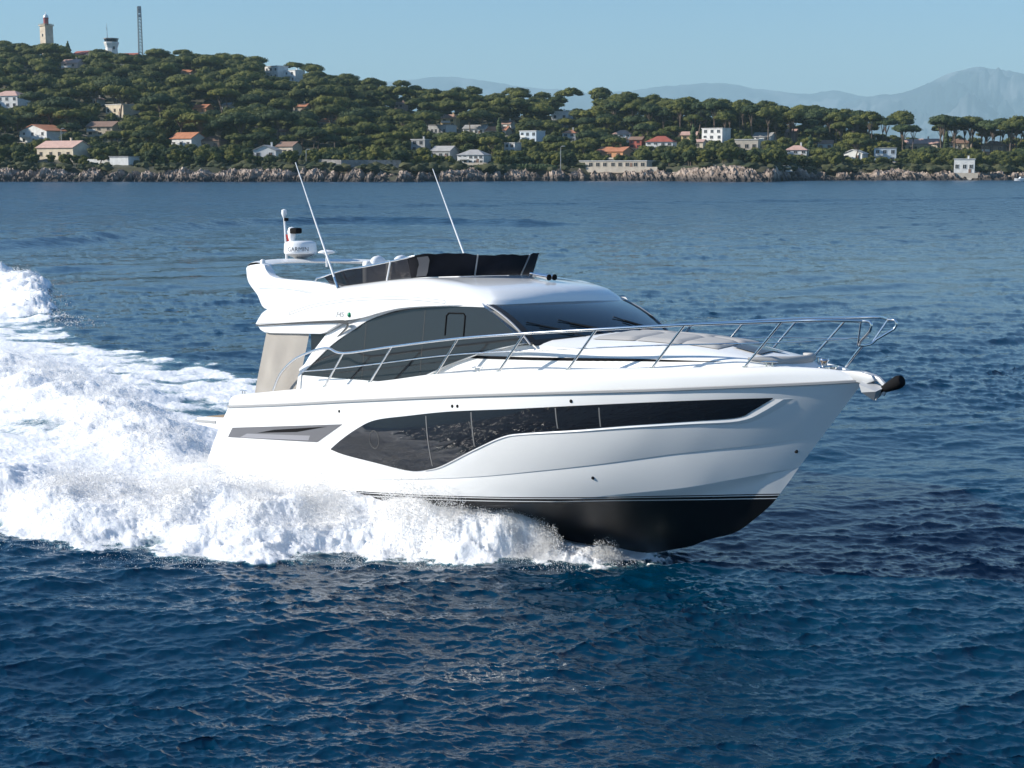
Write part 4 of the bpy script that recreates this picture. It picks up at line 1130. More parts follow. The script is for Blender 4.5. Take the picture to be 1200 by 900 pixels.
# ---- houses
glassm = mat('house window glass', (.03, .035, .045), .15)
HM = {}
def hm(name, col, rough=.85):
    if name not in HM: HM[name] = noise_tint(mat(name, col, rough), tuple(c * .86 for c in col), tuple(min(1, c * 1.06) for c in col), .6, 4)
    return HM[name]
WALLS = {'white': (.74, .73, .70), 'cream': (.66, .56, .42), 'pink': (.58, .43, .37), 'grey': (.42, .42, .41), 'yellow': (.66, .50, .26), 'blue': (.52, .58, .63), 'brown': (.34, .25, .19), 'beige': (.55, .48, .39), 'red': (.42, .12, .09), 'orange': (.60, .30, .15)}
ROOFS = {'orange': (.46, .19, .10), 'red': (.34, .09, .06), 'pale': (.56, .36, .29), 'brown': (.24, .15, .11), 'grey': (.36, .35, .34), 'white': (.72, .71, .69), 'pinkish': (.52, .33, .27)}
BOXES = []
def house(x0, x1, yt, yb, label, wall='white', roof='gable', rc='orange', rows=2, cols=4, yaw=0.0, depth=None, group=None, cat='house', chimney=False, name='house', arches=False, base=None):
    pc = (x0 + x1) / 2
    g = base if base is not None else on_terrain(pc, yb)
    sc = (g.y * CP + 3) / FPX
    W_, H_ = (x1 - x0) * sc, max(2.6, (yb - yt) * sc)
    D_ = depth or max(6.0, min(W_ * .75, 11))
    g = Vector((g.x, g.y + D_ / 2, g.z))
    BOXES.append((x0, x1, yt, yb, g.y))
    r_ = empty(name, (g.x, g.y, g.z), label, cat, group, R(yaw))
    rh = 0 if roof == 'flat' else min(H_ * .36, W_ * .2, 2.6)
    wh = H_ - rh
    wm, rm = hm(wall + ' render', WALLS[wall]), hm(rc + ' roof tiles', ROOFS[rc])
    w, d = W_ / 2, D_ / 2
    mb = MB().box((0, 0, wh / 2 - 1.2), (W_, D_, wh + 2.4))
    if roof == 'gable':   # ridge along x, gable walls on the ends
        mb.add([(-w, -d, wh), (-w, d, wh), (-w, 0, wh + rh), (w, -d, wh), (w, d, wh), (w, 0, wh + rh)], [(0, 2, 1), (3, 4, 5)])
    if roof == 'front':   # gable towards the sea
        mb.add([(-w, -d, wh), (w, -d, wh), (0, -d, wh + rh), (-w, d, wh), (w, d, wh), (0, d, wh + rh)], [(0, 1, 2), (3, 5, 4)])
    mb.build('wall', wm, r_, normals=True)
    o = .45; rb = MB()
    if roof == 'gable':
        for s in (-1, 1): rb.add([(-w - o, s * (d + o), wh - .12), (w + o, s * (d + o), wh - .12), (w + o, 0, wh + rh + .12), (-w - o, 0, wh + rh + .12), (-w - o, s * (d + o), wh + .12), (w + o, s * (d + o), wh + .12), (w + o, 0, wh + rh + .36), (-w - o, 0, wh + rh + .36)], [(0, 1, 2, 3), (7, 6, 5, 4), (0, 4, 5, 1), (1, 5, 6, 2), (3, 7, 4, 0)])
    elif roof == 'front':
        for s in (-1, 1): rb.add([(s * (w + o), -d - o, wh - .15), (s * (w + o), d + o, wh - .15), (0, d + o, wh + rh + .12), (0, -d - o, wh + rh + .12), (s * (w + o), -d - o, wh + .1), (s * (w + o), d + o, wh + .1), (0, d + o, wh + rh + .36), (0, -d - o, wh + rh + .36)], [(0, 1, 2, 3), (7, 6, 5, 4), (0, 4, 5, 1), (1, 5, 6, 2), (3, 7, 4, 0)])
    elif roof == 'hip':
        k = min(d, w * .7)
        rb.add([(-w - o, -d - o, wh), (w + o, -d - o, wh), (w + o, d + o, wh), (-w - o, d + o, wh), (-w + k, 0, wh + rh + .2), (w - k, 0, wh + rh + .2)], [(0, 1, 5, 4), (1, 2, 5), (2, 3, 4, 5), (3, 0, 4), (0, 3, 2, 1)])
    else:
        rb.box((0, 0, wh + .14), (W_ + .5, D_ + .5, .28))
    ro = rb.build('roof', rm, r_)
    if chimney:
        MB().box((w * .35, .4, wh + rh + .5), (.7, .6, 1.8)).box((w * .35, .4, wh + rh + 1.45), (.9, .8, .14)).build('chimney', wm, ro)
    # window openings: a recessed dark pane with frame and sill, each its own part
    if rows and cols:
        fh = wh / rows
        for i in range(rows):
            for j in range(cols):
                cw = W_ / cols
                ww, hh = min(cw * .5, 1.5), min(fh * .52, 1.6)
                cx, cz = -w + cw * (j + .5) + (((i * 7 + j * 5) % 3) - 1) * cw * .05, fh * (i + .5) + .05
                f_ = MB()
                f_.box((cx, -d - .03, cz), (ww, .05, hh), 0)
                f_.box((cx, -d - .06, cz - hh / 2 - .07), (ww + .3, .16, .12), 1).box((cx, -d - .05, cz + hh / 2 + .06), (ww + .16, .10, .10), 1)
                f_.box((cx - ww / 2 - .06, -d - .05, cz), (.1, .10, hh), 1).box((cx + ww / 2 + .06, -d - .05, cz), (.1, .10, hh), 1).box((cx, -d - .07, cz), (.07, .05, hh), 1)
                f_.build('window', [glassm, wm], r_, normals=False)
    if rows >= 2 and W_ > 8:
        fh = wh / rows; bw = W_ * (.34 if cols > 2 else .6)
        bx = -w + bw / 2 + W_ * .08
        bb = MB().box((bx, -d - .75, fh + .02), (bw, 1.4, .18)).box((bx, -d - 1.42, fh + .55), (bw, .07, .95))
        bb.build('balcony', hm('white render', WALLS['white']), r_)
    if rows and W_ > 7:
        MB().box((w * .55, -d - .06, 1.05), (1.0, .12, 2.1)).build('door', hm('brown roof tiles', ROOFS['brown']), r_)
        MB().box((W_ * .06, -d - 2.2, -.6), (W_ * 1.25, .35, 2.2)).build('terrace_wall', hm('beige render', WALLS['beige']), r_)
    return r_
HOUSES = [
 (22, 71, 147, 168, 'white two-storey villa with a bright orange gable roof low on the left hillside', 'white', 'front', 'orange', 2, 3, -8),
 (43, 100, 166, 188, 'long cream house under a wide pale pink roof directly above the left rocks', 'cream', 'gable', 'pale', 1, 4, -3),
 (-10, 28, 107, 134, 'white apartment block with three rows of dark windows cut by the left edge', 'white', 'hip', 'pinkish', 3, 4, 4),
 (103, 137, 143, 159, 'cream villa with a grey-brown roof half hidden in the pines above the pink roof', 'cream', 'gable', 'brown', 2, 3, 6),
 (73, 95, 70, 84, 'small pink house with two dark windows below the lighthouse', 'pink', 'gable', 'pinkish', 2, 2, 5),
 (85, 107, 56, 68, 'low red-roofed house between the lighthouse and the signal tower', 'pink', 'gable', 'red', 1, 3, -5),
 (137, 161, 56, 67, 'long red-roofed building joined to the white signal tower on the crest', 'pink', 'gable', 'red', 1, 3, 8),
 (125, 157, 123, 136, 'cream house peeping out of the pines in mid slope', 'cream', 'flat', 'white', 1, 3, -10),
 (202, 235, 156, 175, 'white house with an orange roof and porch above the hedge', 'white', 'gable', 'orange', 1, 3, -6),
 (235, 261, 160, 175, 'brown-roofed house in the trees beside the orange-roofed one', 'brown', 'hip', 'brown', 1, 2, 8),
 (298, 326, 171, 186, 'small white cottage with a grey roof behind the hedge', 'white', 'front', 'grey', 1, 2, 10),
 (326, 350, 167, 184, 'grey-brown house next to the small white cottage', 'beige', 'gable', 'brown', 1, 3, -5),
 (312, 334, 78, 93, 'white modern villa with stepped flat roofs on the hilltop', 'white', 'flat', 'white', 2, 3, -12),
 (334, 354, 83, 96, 'lower white wing of the hilltop modern villa', 'white', 'flat', 'white', 2, 2, -12),
 (227, 246, 123, 133, 'orange-roofed house lost in the pines of the middle slope', 'orange', 'gable', 'orange', 1, 2, 0),
 (130, 157, 184, 195, 'low white boathouse with a flat grey roof on top of the left rocks', 'white', 'flat', 'grey', 0, 0, 0),
 (518, 537, 135, 149, 'ochre house with a pale roof high among the central villas', 'yellow', 'gable', 'pale', 2, 2, 5),
 (502, 531, 147, 160, 'grey modern house with a band of glass in the centre of the coast', 'grey', 'flat', 'grey', 1, 5, -6),
 (545, 571, 147, 158, 'long pale house with a shallow roof right of the ochre one', 'white', 'gable', 'grey', 1, 4, 4),
 (587, 603, 142, 151, 'small white house under tall pines in the centre of the ridge', 'white', 'gable', 'pinkish', 1, 2, -4),
 (612, 636, 154, 168, 'white and pale blue cubic house with tall windows', 'blue', 'flat', 'white', 2, 3, -10),
 (539, 572, 176, 192, 'white flat-roofed house with a row of windows just above the middle rocks', 'white', 'hip', 'grey', 2, 5, 3),
 (484, 502, 164, 178, 'pale grey narrow house left of the shed by the shore', 'grey', 'flat', 'white', 2, 2, 0),
 (508, 534, 172, 187, 'grey weathered house beside the flat-roofed white one', 'grey', 'gable', 'grey', 1, 3, -5),
 (720, 741, 153, 166, 'white house with a pale pink roof above the orange one', 'white', 'hip', 'pale', 2, 3, 6),
 (704, 740, 173, 186, 'low orange-roofed villa with an orange wall above the white terrace', 'orange', 'gable', 'orange', 1, 3, -8),
 (760, 792, 160, 178, 'white villa under a dark red pyramid roof', 'white', 'hip', 'red', 2, 4, 5),
 (683, 766, 189, 197, 'long low white pavilion with a flat roof close to the water', 'beige', 'flat', 'white', 1, 9, 0),
 (648, 668, 131, 143, 'white house on the ridge with pines on both sides', 'white', 'flat', 'white', 1, 2, 5),
 (667, 690, 123, 132, 'pale blue-white block half seen over the ridge line', 'blue', 'flat', 'white', 1, 4, 0),
 (827, 854, 151, 171, 'bright white three-storey cubic building with square windows', 'white', 'flat', 'white', 3, 3, -10),
 (800, 818, 155, 169, 'yellow house left of the white cubic building', 'yellow', 'gable', 'pinkish', 2, 2, 6),
 (864, 891, 164, 179, 'pale house with a flat roof right of the white cubic building', 'beige', 'flat', 'white', 1, 3, 5),
 (886, 908, 156, 170, 'white villa standing behind the pale flat-roofed one', 'white', 'gable', 'grey', 2, 2, -6),
 (923, 948, 171, 186, 'white villa with a pink roof and a balcony above the stone ramp', 'white', 'hip', 'pinkish', 2, 3, 4),
 (992, 1016, 176, 188, 'white house with one wide slanting roof', 'white', 'front', 'white', 1, 2, -8),
 (1027, 1052, 174, 191, 'blue-grey house with a wide terrace by the right shore', 'blue', 'flat', 'grey', 2, 3, 6),
 (1062, 1104, 163, 178, 'long cream villa with a pinkish roof and many windows', 'cream', 'gable', 'pinkish', 1, 6, -3),
 (1115, 1140, 163, 180, 'cream two-storey house with a brown roof on the right', 'cream', 'hip', 'brown', 2, 3, 5),
 (1155, 1180, 166, 184, 'brown villa with dark balconies near the right edge', 'brown', 'hip', 'brown', 2, 3, -6),
 (1121, 1144, 187, 204, 'bright white boathouse standing on the right-hand rocks', 'white', 'flat', 'white', 1, 3, 4),
 (921, 935, 152, 166, 'narrow pink house between the ridge pines', 'pink', 'gable', 'pinkish', 2, 1, 0),
 (960, 977, 165, 176, 'small white house under the right ridge pines', 'white', 'gable', 'pale', 1, 2, 8),
 (110, 118, 115, 124, 'tiny white gable end peeking out above the mid-slope cream house', 'white', 'front', 'pale', 1, 1, 5),
 (213, 226, 82, 90, 'pinkish roof showing over the crowns below the crest', 'pink', 'gable', 'orange', 1, 2, 4),
 (262, 274, 121, 130, 'small white house between crowns right of the orange-roofed one in the middle slope', 'white', 'gable', 'grey', 1, 2, -4),
 (345, 361, 122, 131, 'cream cottage with a terracotta roof under the hilltop modern villa', 'cream', 'gable', 'orange', 1, 2, 6),
 (327, 340, 152, 162, 'cream house with a terracotta roof in the trees above the grey-brown one', 'cream', 'gable', 'orange', 1, 2, -6),
 (376, 392, 140, 150, 'small terracotta-roofed house at the right foot of the left hill', 'beige', 'gable', 'orange', 1, 2, 3),
 (464, 476, 120, 131, 'pink house tucked under the ridge pines left of the ochre house', 'pink', 'gable', 'pale', 2, 2, 0),
 (572, 597, 149, 160, 'long beige house with a terracotta roof in the centre of the coast', 'beige', 'gable', 'orange', 1, 4, 2),
 (594, 608, 168, 180, 'white cube house standing left of the blue cubic one', 'white', 'flat', 'white', 2, 2, -5),
 (661, 677, 153, 166, 'grey house with a terracotta roof right of the blue cubic one', 'grey', 'hip', 'orange', 2, 2, 4),
 (740, 755, 161, 174, 'dark red house squeezed in left of the red pyramid roof', 'red', 'gable', 'brown', 2, 2, 0),
 (815, 827, 164, 174, 'small cream annex beside the yellow house', 'cream', 'gable', 'pinkish', 1, 1, 0),
 (1028, 1056, 157, 166, 'brownish villa roof rising behind the blue-grey house', 'beige', 'hip', 'pinkish', 1, 3, -4),
 (1178, 1190, 166, 176, 'small cream house right of the brown villa', 'cream', 'gable', 'orange', 1, 2, 6),
]
for k, h_ in enumerate(HOUSES):
    x0, x1, yt, yb, lab, wl_, rf, rc, rw, cl, yw = h_
    yw = -24 + yw * 1.3
    house(x0, x1, yt, yb, lab, wl_, rf, rc, rw, cl, yw, group='villas on the wooded coast', chimney=(k % 3 == 1))

# lighthouse on the crest
stone = noise_tint(mat('pale lighthouse stone', (.62, .52, .40), .9), (.50, .41, .31), (.66, .56, .44), .5, 5)
redp = mat('red lantern paint', (.28, .05, .045), .45)
dome = mat('white dome', (.78, .78, .76), .3)
def crest_spot(px, py_base, Y):
    p = ray_at(px, py_base, Y); return Vector((p[0], p[1], min(p[2], 200)))
g = crest_spot(55.5, 60, 985); sc = 985 / FPX
lh = empty('lighthouse', (g.x, g.y, g.z - 4), 'square cream stone lighthouse with a red lantern and white dome on the hilltop', 'lighthouse', None, R(-38))
hw_ = 13.6 * sc / 2 * .76
th = 28 * sc + 4
MB().add([(-hw_ * 1.06, -hw_ * 1.06, -8), (hw_ * 1.06, -hw_ * 1.06, -8), (hw_ * 1.06, hw_ * 1.06, -8), (-hw_ * 1.06, hw_ * 1.06, -8), (-hw_, -hw_, th), (hw_, -hw_, th), (hw_, hw_, th), (-hw_, hw_, th)], [(0, 1, 5, 4), (1, 2, 6, 5), (2, 3, 7, 6), (3, 0, 4, 7), (4, 5, 6, 7)]).build('tower', stone, lh)
gal = MB().box((0, 0, th + .3), (hw_ * 2 + 1.2, hw_ * 2 + 1.2, .6)).box((0, 0, th + 1.3), (hw_ * 2 + .9, hw_ * 2 + .9, .12))
for a in np.linspace(-1, 1, 6):
    for s in (-1, 1): gal.box((a * (hw_ + .4), s * (hw_ + .4), th + .95), (.14, .14, .7)).box((s * (hw_ + .4), a * (hw_ + .4), th + .95), (.14, .14, .7))
gal.build('gallery', stone, lh)
MB().lathe([(hw_ * .56, th + .6), (hw_ * .56, th + 5.0), (hw_ * .62, th + 5.0), (hw_ * .62, th + 5.4)], n=16).build('lantern', redp, lh, 30)
MB().lathe([(hw_ * .60, th + 5.4), (hw_ * .55, th + 6.4), (hw_ * .34, th + 7.3), (.2, th + 7.9), (.12, th + 9.2), (0, th + 9.4)], n=16).build('dome', dome, lh, 60)
for z in (th * .35, th * .7):
    MB().box((0, -hw_ * 1.03 - .02, z), (1.0, .2, 1.7)).build('window', glassm, lh)
# white octagonal signal tower with a glazed cab and whip mast
g = crest_spot(131, 66, 980); sc = 980 / FPX
sg_ = empty('signal_tower', (g.x, g.y, g.z), 'white octagonal signal tower with a dark glazed cab and thin antenna', 'tower', None, R(20))
t_ = MB().lathe([(4.6, -8), (3.9, 5.5), (4.9, 8.4), (4.9, 9.2)], n=8)
t_.build('tower', hm('white render', WALLS['white']), sg_)
MB().lathe([(4.2, 9.2), (4.6, 11.2)], n=8).build('glazed_cab', glassm, sg_)
MB().lathe([(5.0, 11.2), (5.0, 11.6), (0, 12.0)], n=8).build('roof', hm('grey roof tiles', ROOFS['grey']), sg_)
MB().tube([(-2.4, 0, 11.5), (-2.4, 0, 21)], [.28, .12], 6).tube([(-2.4, 0, 16), (-3.0, 0, 19)], .10, 5).build('antenna', badge_m, sg_)
MB().box((1.2, -4.3, 5.2), (1.2, .5, 1.8)).build('window', glassm, sg_)
# lattice radio mast
g = crest_spot(165, 64, 985)
lm_ = empty('radio_mast', (g.x, g.y, g.z - 3), 'tall thin grey lattice radio mast on the crest', 'mast', None, R(25))
latm = mat('grey mast steel', (.16, .20, .22), .6)
mb = MB(); Hm = 54 * sc + 3; w = 1.25
for a, c in ((-w, -w), (w, -w), (w, w), (-w, w)): mb.tube([(a, c, 0), (a * .8, c * .8, Hm)], .20, 5)
cs = [(-w, -w), (w, -w), (w, w), (-w, w)]
nseg = 16
for k in range(nseg):
    for q in range(4):
        a, c = cs[q], cs[(q + 1) % 4]
        z0, z1 = Hm * k / nseg, Hm * (k + 1) / nseg
        f0, f1 = 1 - .2 * k / nseg, 1 - .2 * (k + 1) / nseg
        mb.tube([(a[0] * f0, a[1] * f0, z0), (c[0] * f1, c[1] * f1, z1)], .11, 4, cap=False)
        mb.tube([(a[0] * f1, a[1] * f1, z1), (c[0] * f1, c[1] * f1, z1)], .11, 4, cap=False)
mb.build('lattice', latm, lm_)
for z in (Hm * .82, Hm * .9, Hm * .97):
    MB().box((0, -1.2, z), (1.6, .5, 2.0)).build('antenna_panel', mat('antenna panel', (.38, .40, .42), .5), lm_)

# sea wall, hedge lines, ramp and lamp posts
def wall_line(name, pts, h_, th_, m, label, cat):
    P = [on_terrain(a, b2) for a, b2 in pts]
    mb = MB()
    rows = [[(p.x, p.y - th_ / 2, p.z - 1.5), (p.x, p.y - th_ / 2, p.z + h_), (p.x, p.y + th_ / 2, p.z + h_), (p.x, p.y + th_ / 2, p.z - 1.5)] for p in P]
    mb.grid(rows)
    o = mb.build(name, m, None); tag(o, label, cat); return o
wall_line('sea_wall', [(372, 195), (400, 196), (430, 196), (470, 196)], 2.8, .6, noise_tint(mat('grey masonry', (.25, .24, .23), .95), (.18, .17, .165), (.30, .29, .275), .8), 'long grey masonry sea wall above the rocks left of centre', 'wall')
wall_line('garden_wall', [(102, 191), (130, 192), (160, 192)], 1.6, .5, hm('white render', WALLS['white']), 'low whitewashed garden wall beside the boathouse', 'wall')
g0, g1 = on_terrain(904, 186), on_terrain(925, 204)
mb = MB()
rows = []
for t in np.linspace(0, 1, 12):
    p = g0.lerp(g1, t); zz = float(terr(p.x, p.y)) + .6
    rows.append([(p.x - 1.3, p.y, zz - 2), (p.x - 1.3, p.y, zz + .3), (p.x + 1.3, p.y, zz + .3), (p.x + 1.3, p.y, zz - 2)])
o = mb.grid(rows).build('stone_ramp', hm('beige render', WALLS['beige']), None); tag(o, 'pale stone ramp leading down to the water on the right', 'ramp')
def lamp(px, py, h_, lab):
    g = on_terrain(px, py); r_ = empty('street_lamp', g, lab, 'street lamp', 'tall lamp posts along the coast road')
    MB().tube([(0, 0, -.5), (0, 0, h_)], [.2, .12], 6).tube([(0, 0, h_), (.4, -.5, h_ + .35), (1.1, -1.2, h_ + .4)], .11, 6).build('pole', badge_m, r_)
    MB().box((1.4, -1.5, h_ + .38), (.7, .5, .2)).build('lamp_head', plastic, r_)
lamp(657, 199, 9.0, 'tall lamp post above the middle of the rocky shore'); lamp(73, 186, 12.0, 'tall lamp post beside the pale pink roof'); lamp(359, 194, 6.0, 'lamp post at the left end of the grey sea wall')

# small white motor launch at the right edge
p = ray_at(1197, 213.2, 585)
bt_ = empty('motor_launch', (p[0], p[1], 0.0), 'small white motor launch lying off the rocks at the far right edge', 'boat', None, R(185))
hl = []
for x, w, z in ((-3, .95, .75), (-1, 1.1, .75), (1, 1.0, .85), (2.3, .5, .98), (3, 0.02, 1.08)):
    hl.append([(x, -w, z), (x, -w * .75, -.2), (x, 0, -.4), (x, w * .75, -.2), (x, w, z)])
MB().grid(hl).add([r_[0] for r_ in hl] + [r_[-1] for r_ in hl][::-1], [tuple(range(10))]).build('hull', gel, bt_, 40)
MB().prism([(-.9, .75), (-.7, 1.6), (.5, 1.6), (1.1, .85)], -.7, .7).build('cabin', gel, bt_, 30)
MB().prism([(-.6, 1.15), (-.55, 1.5), (.5, 1.5), (.75, 1.15)], -.72, .72).build('window', blackglass, bt_)

# ---- umbrella pines and other trees
leafA = noise_tint(mat('pine needles', (.06, .075, .03), .8, spec=.2), (.036, .052, .016), (.155, .158, .036), .32, 5, .35, .66, coords='Object')
leafB = noise_tint(mat('dark pine needles', (.035, .05, .025), .8, spec=.2), (.020, .036, .017), (.075, .100, .036), .32, 5, .35, .66, coords='Object')
leafC = noise_tint(mat('yellow-green needles', (.09, .095, .035), .8, spec=.2), (.062, .075, .018), (.20, .19, .040), .32, 5, .35, .66, coords='Object')
bark = noise_tint(mat('pine bark', (.14, .10, .075), .95), (.09, .065, .05), (.2, .15, .115), .8)
ico_bm = bmesh.new(); bmesh.ops.create_icosphere(ico_bm, subdivisions=2, radius=1)
ICO_V = np.array([v.co[:] for v in ico_bm.verts]); ICO_F = np.array([[v.index for v in f.verts] for f in ico_bm.faces]); ico_bm.free()
def crown_arrays(kind, seed):
    """clumps of needles: lumpy cores plus many small leaf faces; returns verts, tris"""
    g = np.random.default_rng(seed)
    Vs, Fs = [], []; o = 0
    if kind == 'umbrella': R_, zc, flat, ncl = 6.2 + g.random() * 1.3, 8.8, .46, 15
    elif kind == 'tall': R_, zc, flat, ncl = 5.0 + g.random() * 1.2, 12.2, .66, 13
    else: R_, zc, flat, ncl = 4.2 + g.random(), 5.0, .95, 13
    cl = []
    for i in range(ncl):
        a = 2.399 * i + g.random() * .6; rr = R_ * .74 * math.sqrt((i + .5) / ncl) * (.9 + .2 * g.random())
        dome_ = (1 - (rr / R_) ** 2)
        if kind == 'bushy':
            cz = zc + (g.random() - .45) * 5.2; rr *= 1.1 - abs(cz - zc) / 6.5
        else: cz = zc + dome_ * R_ * flat * .85 + (g.random() - .5) * .9
        s = R_ * (.30 + .12 * g.random())
        cl.append((rr * math.cos(a), rr * math.sin(a) * .95, cz, s))
    for x, y, z, s in cl:
        fl_ = .55 if kind != 'bushy' else .8
        V = ICO_V * (1 + .20 * g.normal(size=(len(ICO_V), 1)).clip(-1.5, 1.5)) * np.array([s, s, s * fl_]) * .80 + np.array([x, y, z])
        Vs.append(V); Fs.append(ICO_F + o); o += len(V)
        m = 150
        d = g.normal(size=(m, 3)); d /= np.linalg.norm(d, axis=1)[:, None]
        d[:, 2] = np.where(d[:, 2] < -.35, -d[:, 2], d[:, 2])
        c = np.array([x, y, z]) + d * np.array([s, s, s * fl_]) * (.70 + .60 * g.random((m, 1)))
        sz = .20 + .42 * g.random((m, 1))
        u = np.cross(d, g.normal(size=(m, 3))); u /= np.linalg.norm(u, axis=1)[:, None]
        v = np.cross(d, u); tilt = d * (g.random((m, 1)) - .3) * .9
        q = np.stack([c + u * sz, c + (-.5 * u + .8 * v + tilt) * sz, c + (-.5 * u - .8 * v + tilt * .4) * sz], 1)
        Vs.append(q.reshape(-1, 3)); Fs.append(np.arange(m * 3).reshape(-1, 3) + o); o += m * 3
    return np.concatenate(Vs), np.concatenate(Fs), cl, zc
def trunk_mb(kind, cl, zc, seed):
    g = np.random.default_rng(seed + 99); mb = MB()
    top = zc - (.4 if kind != 'bushy' else 1.5)
    bend = g.normal(size=2) * .5
    pts = [(0, 0, -1.5), (bend[0] * .3, bend[1] * .3, top * .35), (bend[0], bend[1], top * .72)]
    mb.tube(smoothline(pts, 8), list(np.linspace(.42, .27, 8)), 6)
    for x, y, z, s in cl[::2]:
        mb.tube([pts[-1], (bend[0] * .5 + x * .45, bend[1] * .5 + y * .45, top * .72 + (z - top * .72) * .62), (x * .85, y * .85, z - .1)], [.2, .13, .06], 5)
    return mb
PROT = []
for i, (kind, m) in enumerate([('umbrella', leafA), ('umbrella', leafB), ('umbrella', leafC), ('umbrella', leafA), ('tall', leafB), ('tall', leafA), ('tall', leafB), ('bushy', leafB), ('bushy', leafA), ('bushy', leafC)]):
    V, F_, cl, zc = crown_arrays(kind, 50 + i)
    cm = bpy.data.meshes.new('crown'); cm.from_pydata(V.tolist(), [], F_.tolist()); cm.materials.append(m)
    cm.polygons.foreach_set('use_smooth', [True] * len(cm.polygons)); cm.update()
    to = trunk_mb(kind, cl, zc, i).build('trunk', bark, None, 60)
    PROT.append((kind, cm, to.data, V, F_, m)); bpy.data.objects.remove(to)
UMB, TALL, BUSH = [0, 1, 2, 3], [4, 5, 6], [7, 8, 9]
g = np.random.default_rng(77)
cand = []
def blocked(px, pyt, pyb, hw__, Y):
    for x0, x1, yt, yb, hy in BOXES:
        if Y < hy + 7 and px + hw__ > x0 - 1 and px - hw__ < x1 + 1 and pyt < yb - .38 * (yb - yt) and pyb > yt:
            return True
    return False
placed = []
grid_ = {}
def free(X, Y, dmin):
    k = (int(X // 14), int(Y // 14))
    for a in (-1, 0, 1):
        for c in (-1, 0, 1):
            for q in grid_.get((k[0] + a, k[1] + c), ()):
                if (q[0] - X) ** 2 + (q[1] - Y) ** 2 < dmin * dmin: return False
    return True
def try_tree(px, Y, kind, s, dmin, force=False):
    X = (px - 600) / 1719 * Y
    Z = float(terr(X, Y))
    hT = {'u': 12.2, 't': 16.0, 'b': 8.6}[kind] * s; rT = {'u': 6.6, 't': 5.5, 'b': 4.6}[kind] * s
    a, pb_ = px_of(X, Y, Z); _, pt_ = px_of(X, Y, Z + hT)
    hwp = rT * FPX / Y * .8
    lowc = px_of(X, Y, Z + (hT * .52 if kind != 'b' else 0))[1]
    if not force and (blocked(a, pt_, lowc, hwp, Y) or not free(X, Y, dmin)): return False
    grid_.setdefault((int(X // 14), int(Y // 14)), []).append((X, Y))
    placed.append((X, Y, Z, kind, s, a, pb_, pt_))
    return True
# the lone pine in the gap and its neighbours, then the row of tall pines on the right ridge
for px, Y, k, s in [(1057, 700, 't', 1.0), (1068, 705, 't', .9), (928 - 30, 745, 't', 1.0), (985, 725, 't', 1.05), (1003, 730, 't', 1.0), (1018, 720, 't', 1.1), (1037, 735, 't', .95), (872, 750, 't', .95), (882, 752, 't', .9), (940, 742, 't', 1.1), (958, 738, 't', 1.05), (972, 735, 't', 1.1), (1102, 715, 't', 1.15), (1118, 712, 't', 1.1), (1135, 716, 't', 1.15), (1152, 712, 't', 1.1), (1172, 715, 't', 1.0), (1190, 712, 't', 1.1), (1206, 716, 't', 1.05), (545, 830, 't', 1.0), (560, 828, 't', .9), (610, 820, 't', 1.05), (760, 780, 't', .9), (845, 765, 't', 1.1), (860, 760, 't', 1.05), (915, 748, 't', 1.0)]:
    try_tree(px, Y, k, s, 4, True)
for _ in range(16000):
    px = g.uniform(-70, 1270); f = g.random()
    yc = np.interp(px, CREST_PX, CREST_Y); ys = np.interp(px, SHORE_PX, SHORE_Y)
    Y = ys + 26 + (yc + 6 - ys - 26) * f
    right = px > 690
    r_ = g.random()
    if right:
        if f > .55: k, s = ('t' if r_ < .65 else 'u'), .8 + .35 * g.random()
        else: k, s = ('b' if r_ < .6 else 'u'), (.55 + .35 * g.random())
        if 1066 < px < 1098 and f > .5: continue
    elif px > 430:
        if f > .6: k, s = ('t' if r_ < .4 else 'u'), .75 + .35 * g.random()
        else: k, s = ('b' if r_ < .4 else 'u'), .6 + .4 * g.random()
    else:
        k, s = ('u' if r_ < .74 else 'b'), (.66 + .66 * g.random() ** 1.3)
    if f > .82 and k == 'u': s = min(s, 1.0)
    if f < .12: k, s = 'b', .45 + .35 * g.random()
    if k == 't' and px < 100: continue
    dmin = {'u': 8.6, 't': 7.6, 'b': 6.2}[k] * (s ** .8)
    # keep the summit buildings clear
    if px < 175 and f > .93 and (40 < px < 72 or 118 < px < 172): continue
    try_tree(px, Y, k, s, dmin)
for _ in range(900):
    px = g.uniform(690, 1270)
    if 1068 < px < 1094 and g.random() < .8: continue
    yc = np.interp(px, CREST_PX, CREST_Y)
    try_tree(px, yc + g.uniform(-70, 25), 'b', .62 + .4 * g.random(), 4.6)
for _ in range(500):
    px = g.uniform(-60, 690)
    if px < 175 and (40 < px < 72 or 118 < px < 172): continue
    yc = np.interp(px, CREST_PX, CREST_Y)
    try_tree(px, yc + g.uniform(-60, 15), 'b', .55 + .35 * g.random(), 4.4)
placed.sort(key=lambda t: t[1])
def cypress(px, py, hh, lab):
    gnd = on_terrain(px, py); gg = np.random.default_rng(int(px))
    t_ = empty('cypress', gnd, lab, 'tree', 'dark cypresses on the coast')
    V, F_, o = [], [], 0
    for q in range(9):
        f = q / 8; rr = hh * .13 * math.sin(math.pi * (.12 + .80 * f)) ** .8
        W2 = ICO_V * (1 + .2 * gg.normal(size=(len(ICO_V), 1)).clip(-1.5, 1.5)) * np.array([rr, rr, hh * .10]) + np.array([gg.normal() * .1, gg.normal() * .1, hh * (.10 + .84 * f)])
        V.append(W2); F_.append(ICO_F + o); o += len(W2)
    c_ = np_mesh('crown', np.concatenate(V), np.concatenate(F_), leafB, t_, None)
    MB().tube([(0, 0, -1), (0, 0, hh * .2)], [.3, .22], 6).build('trunk', bark, t_)
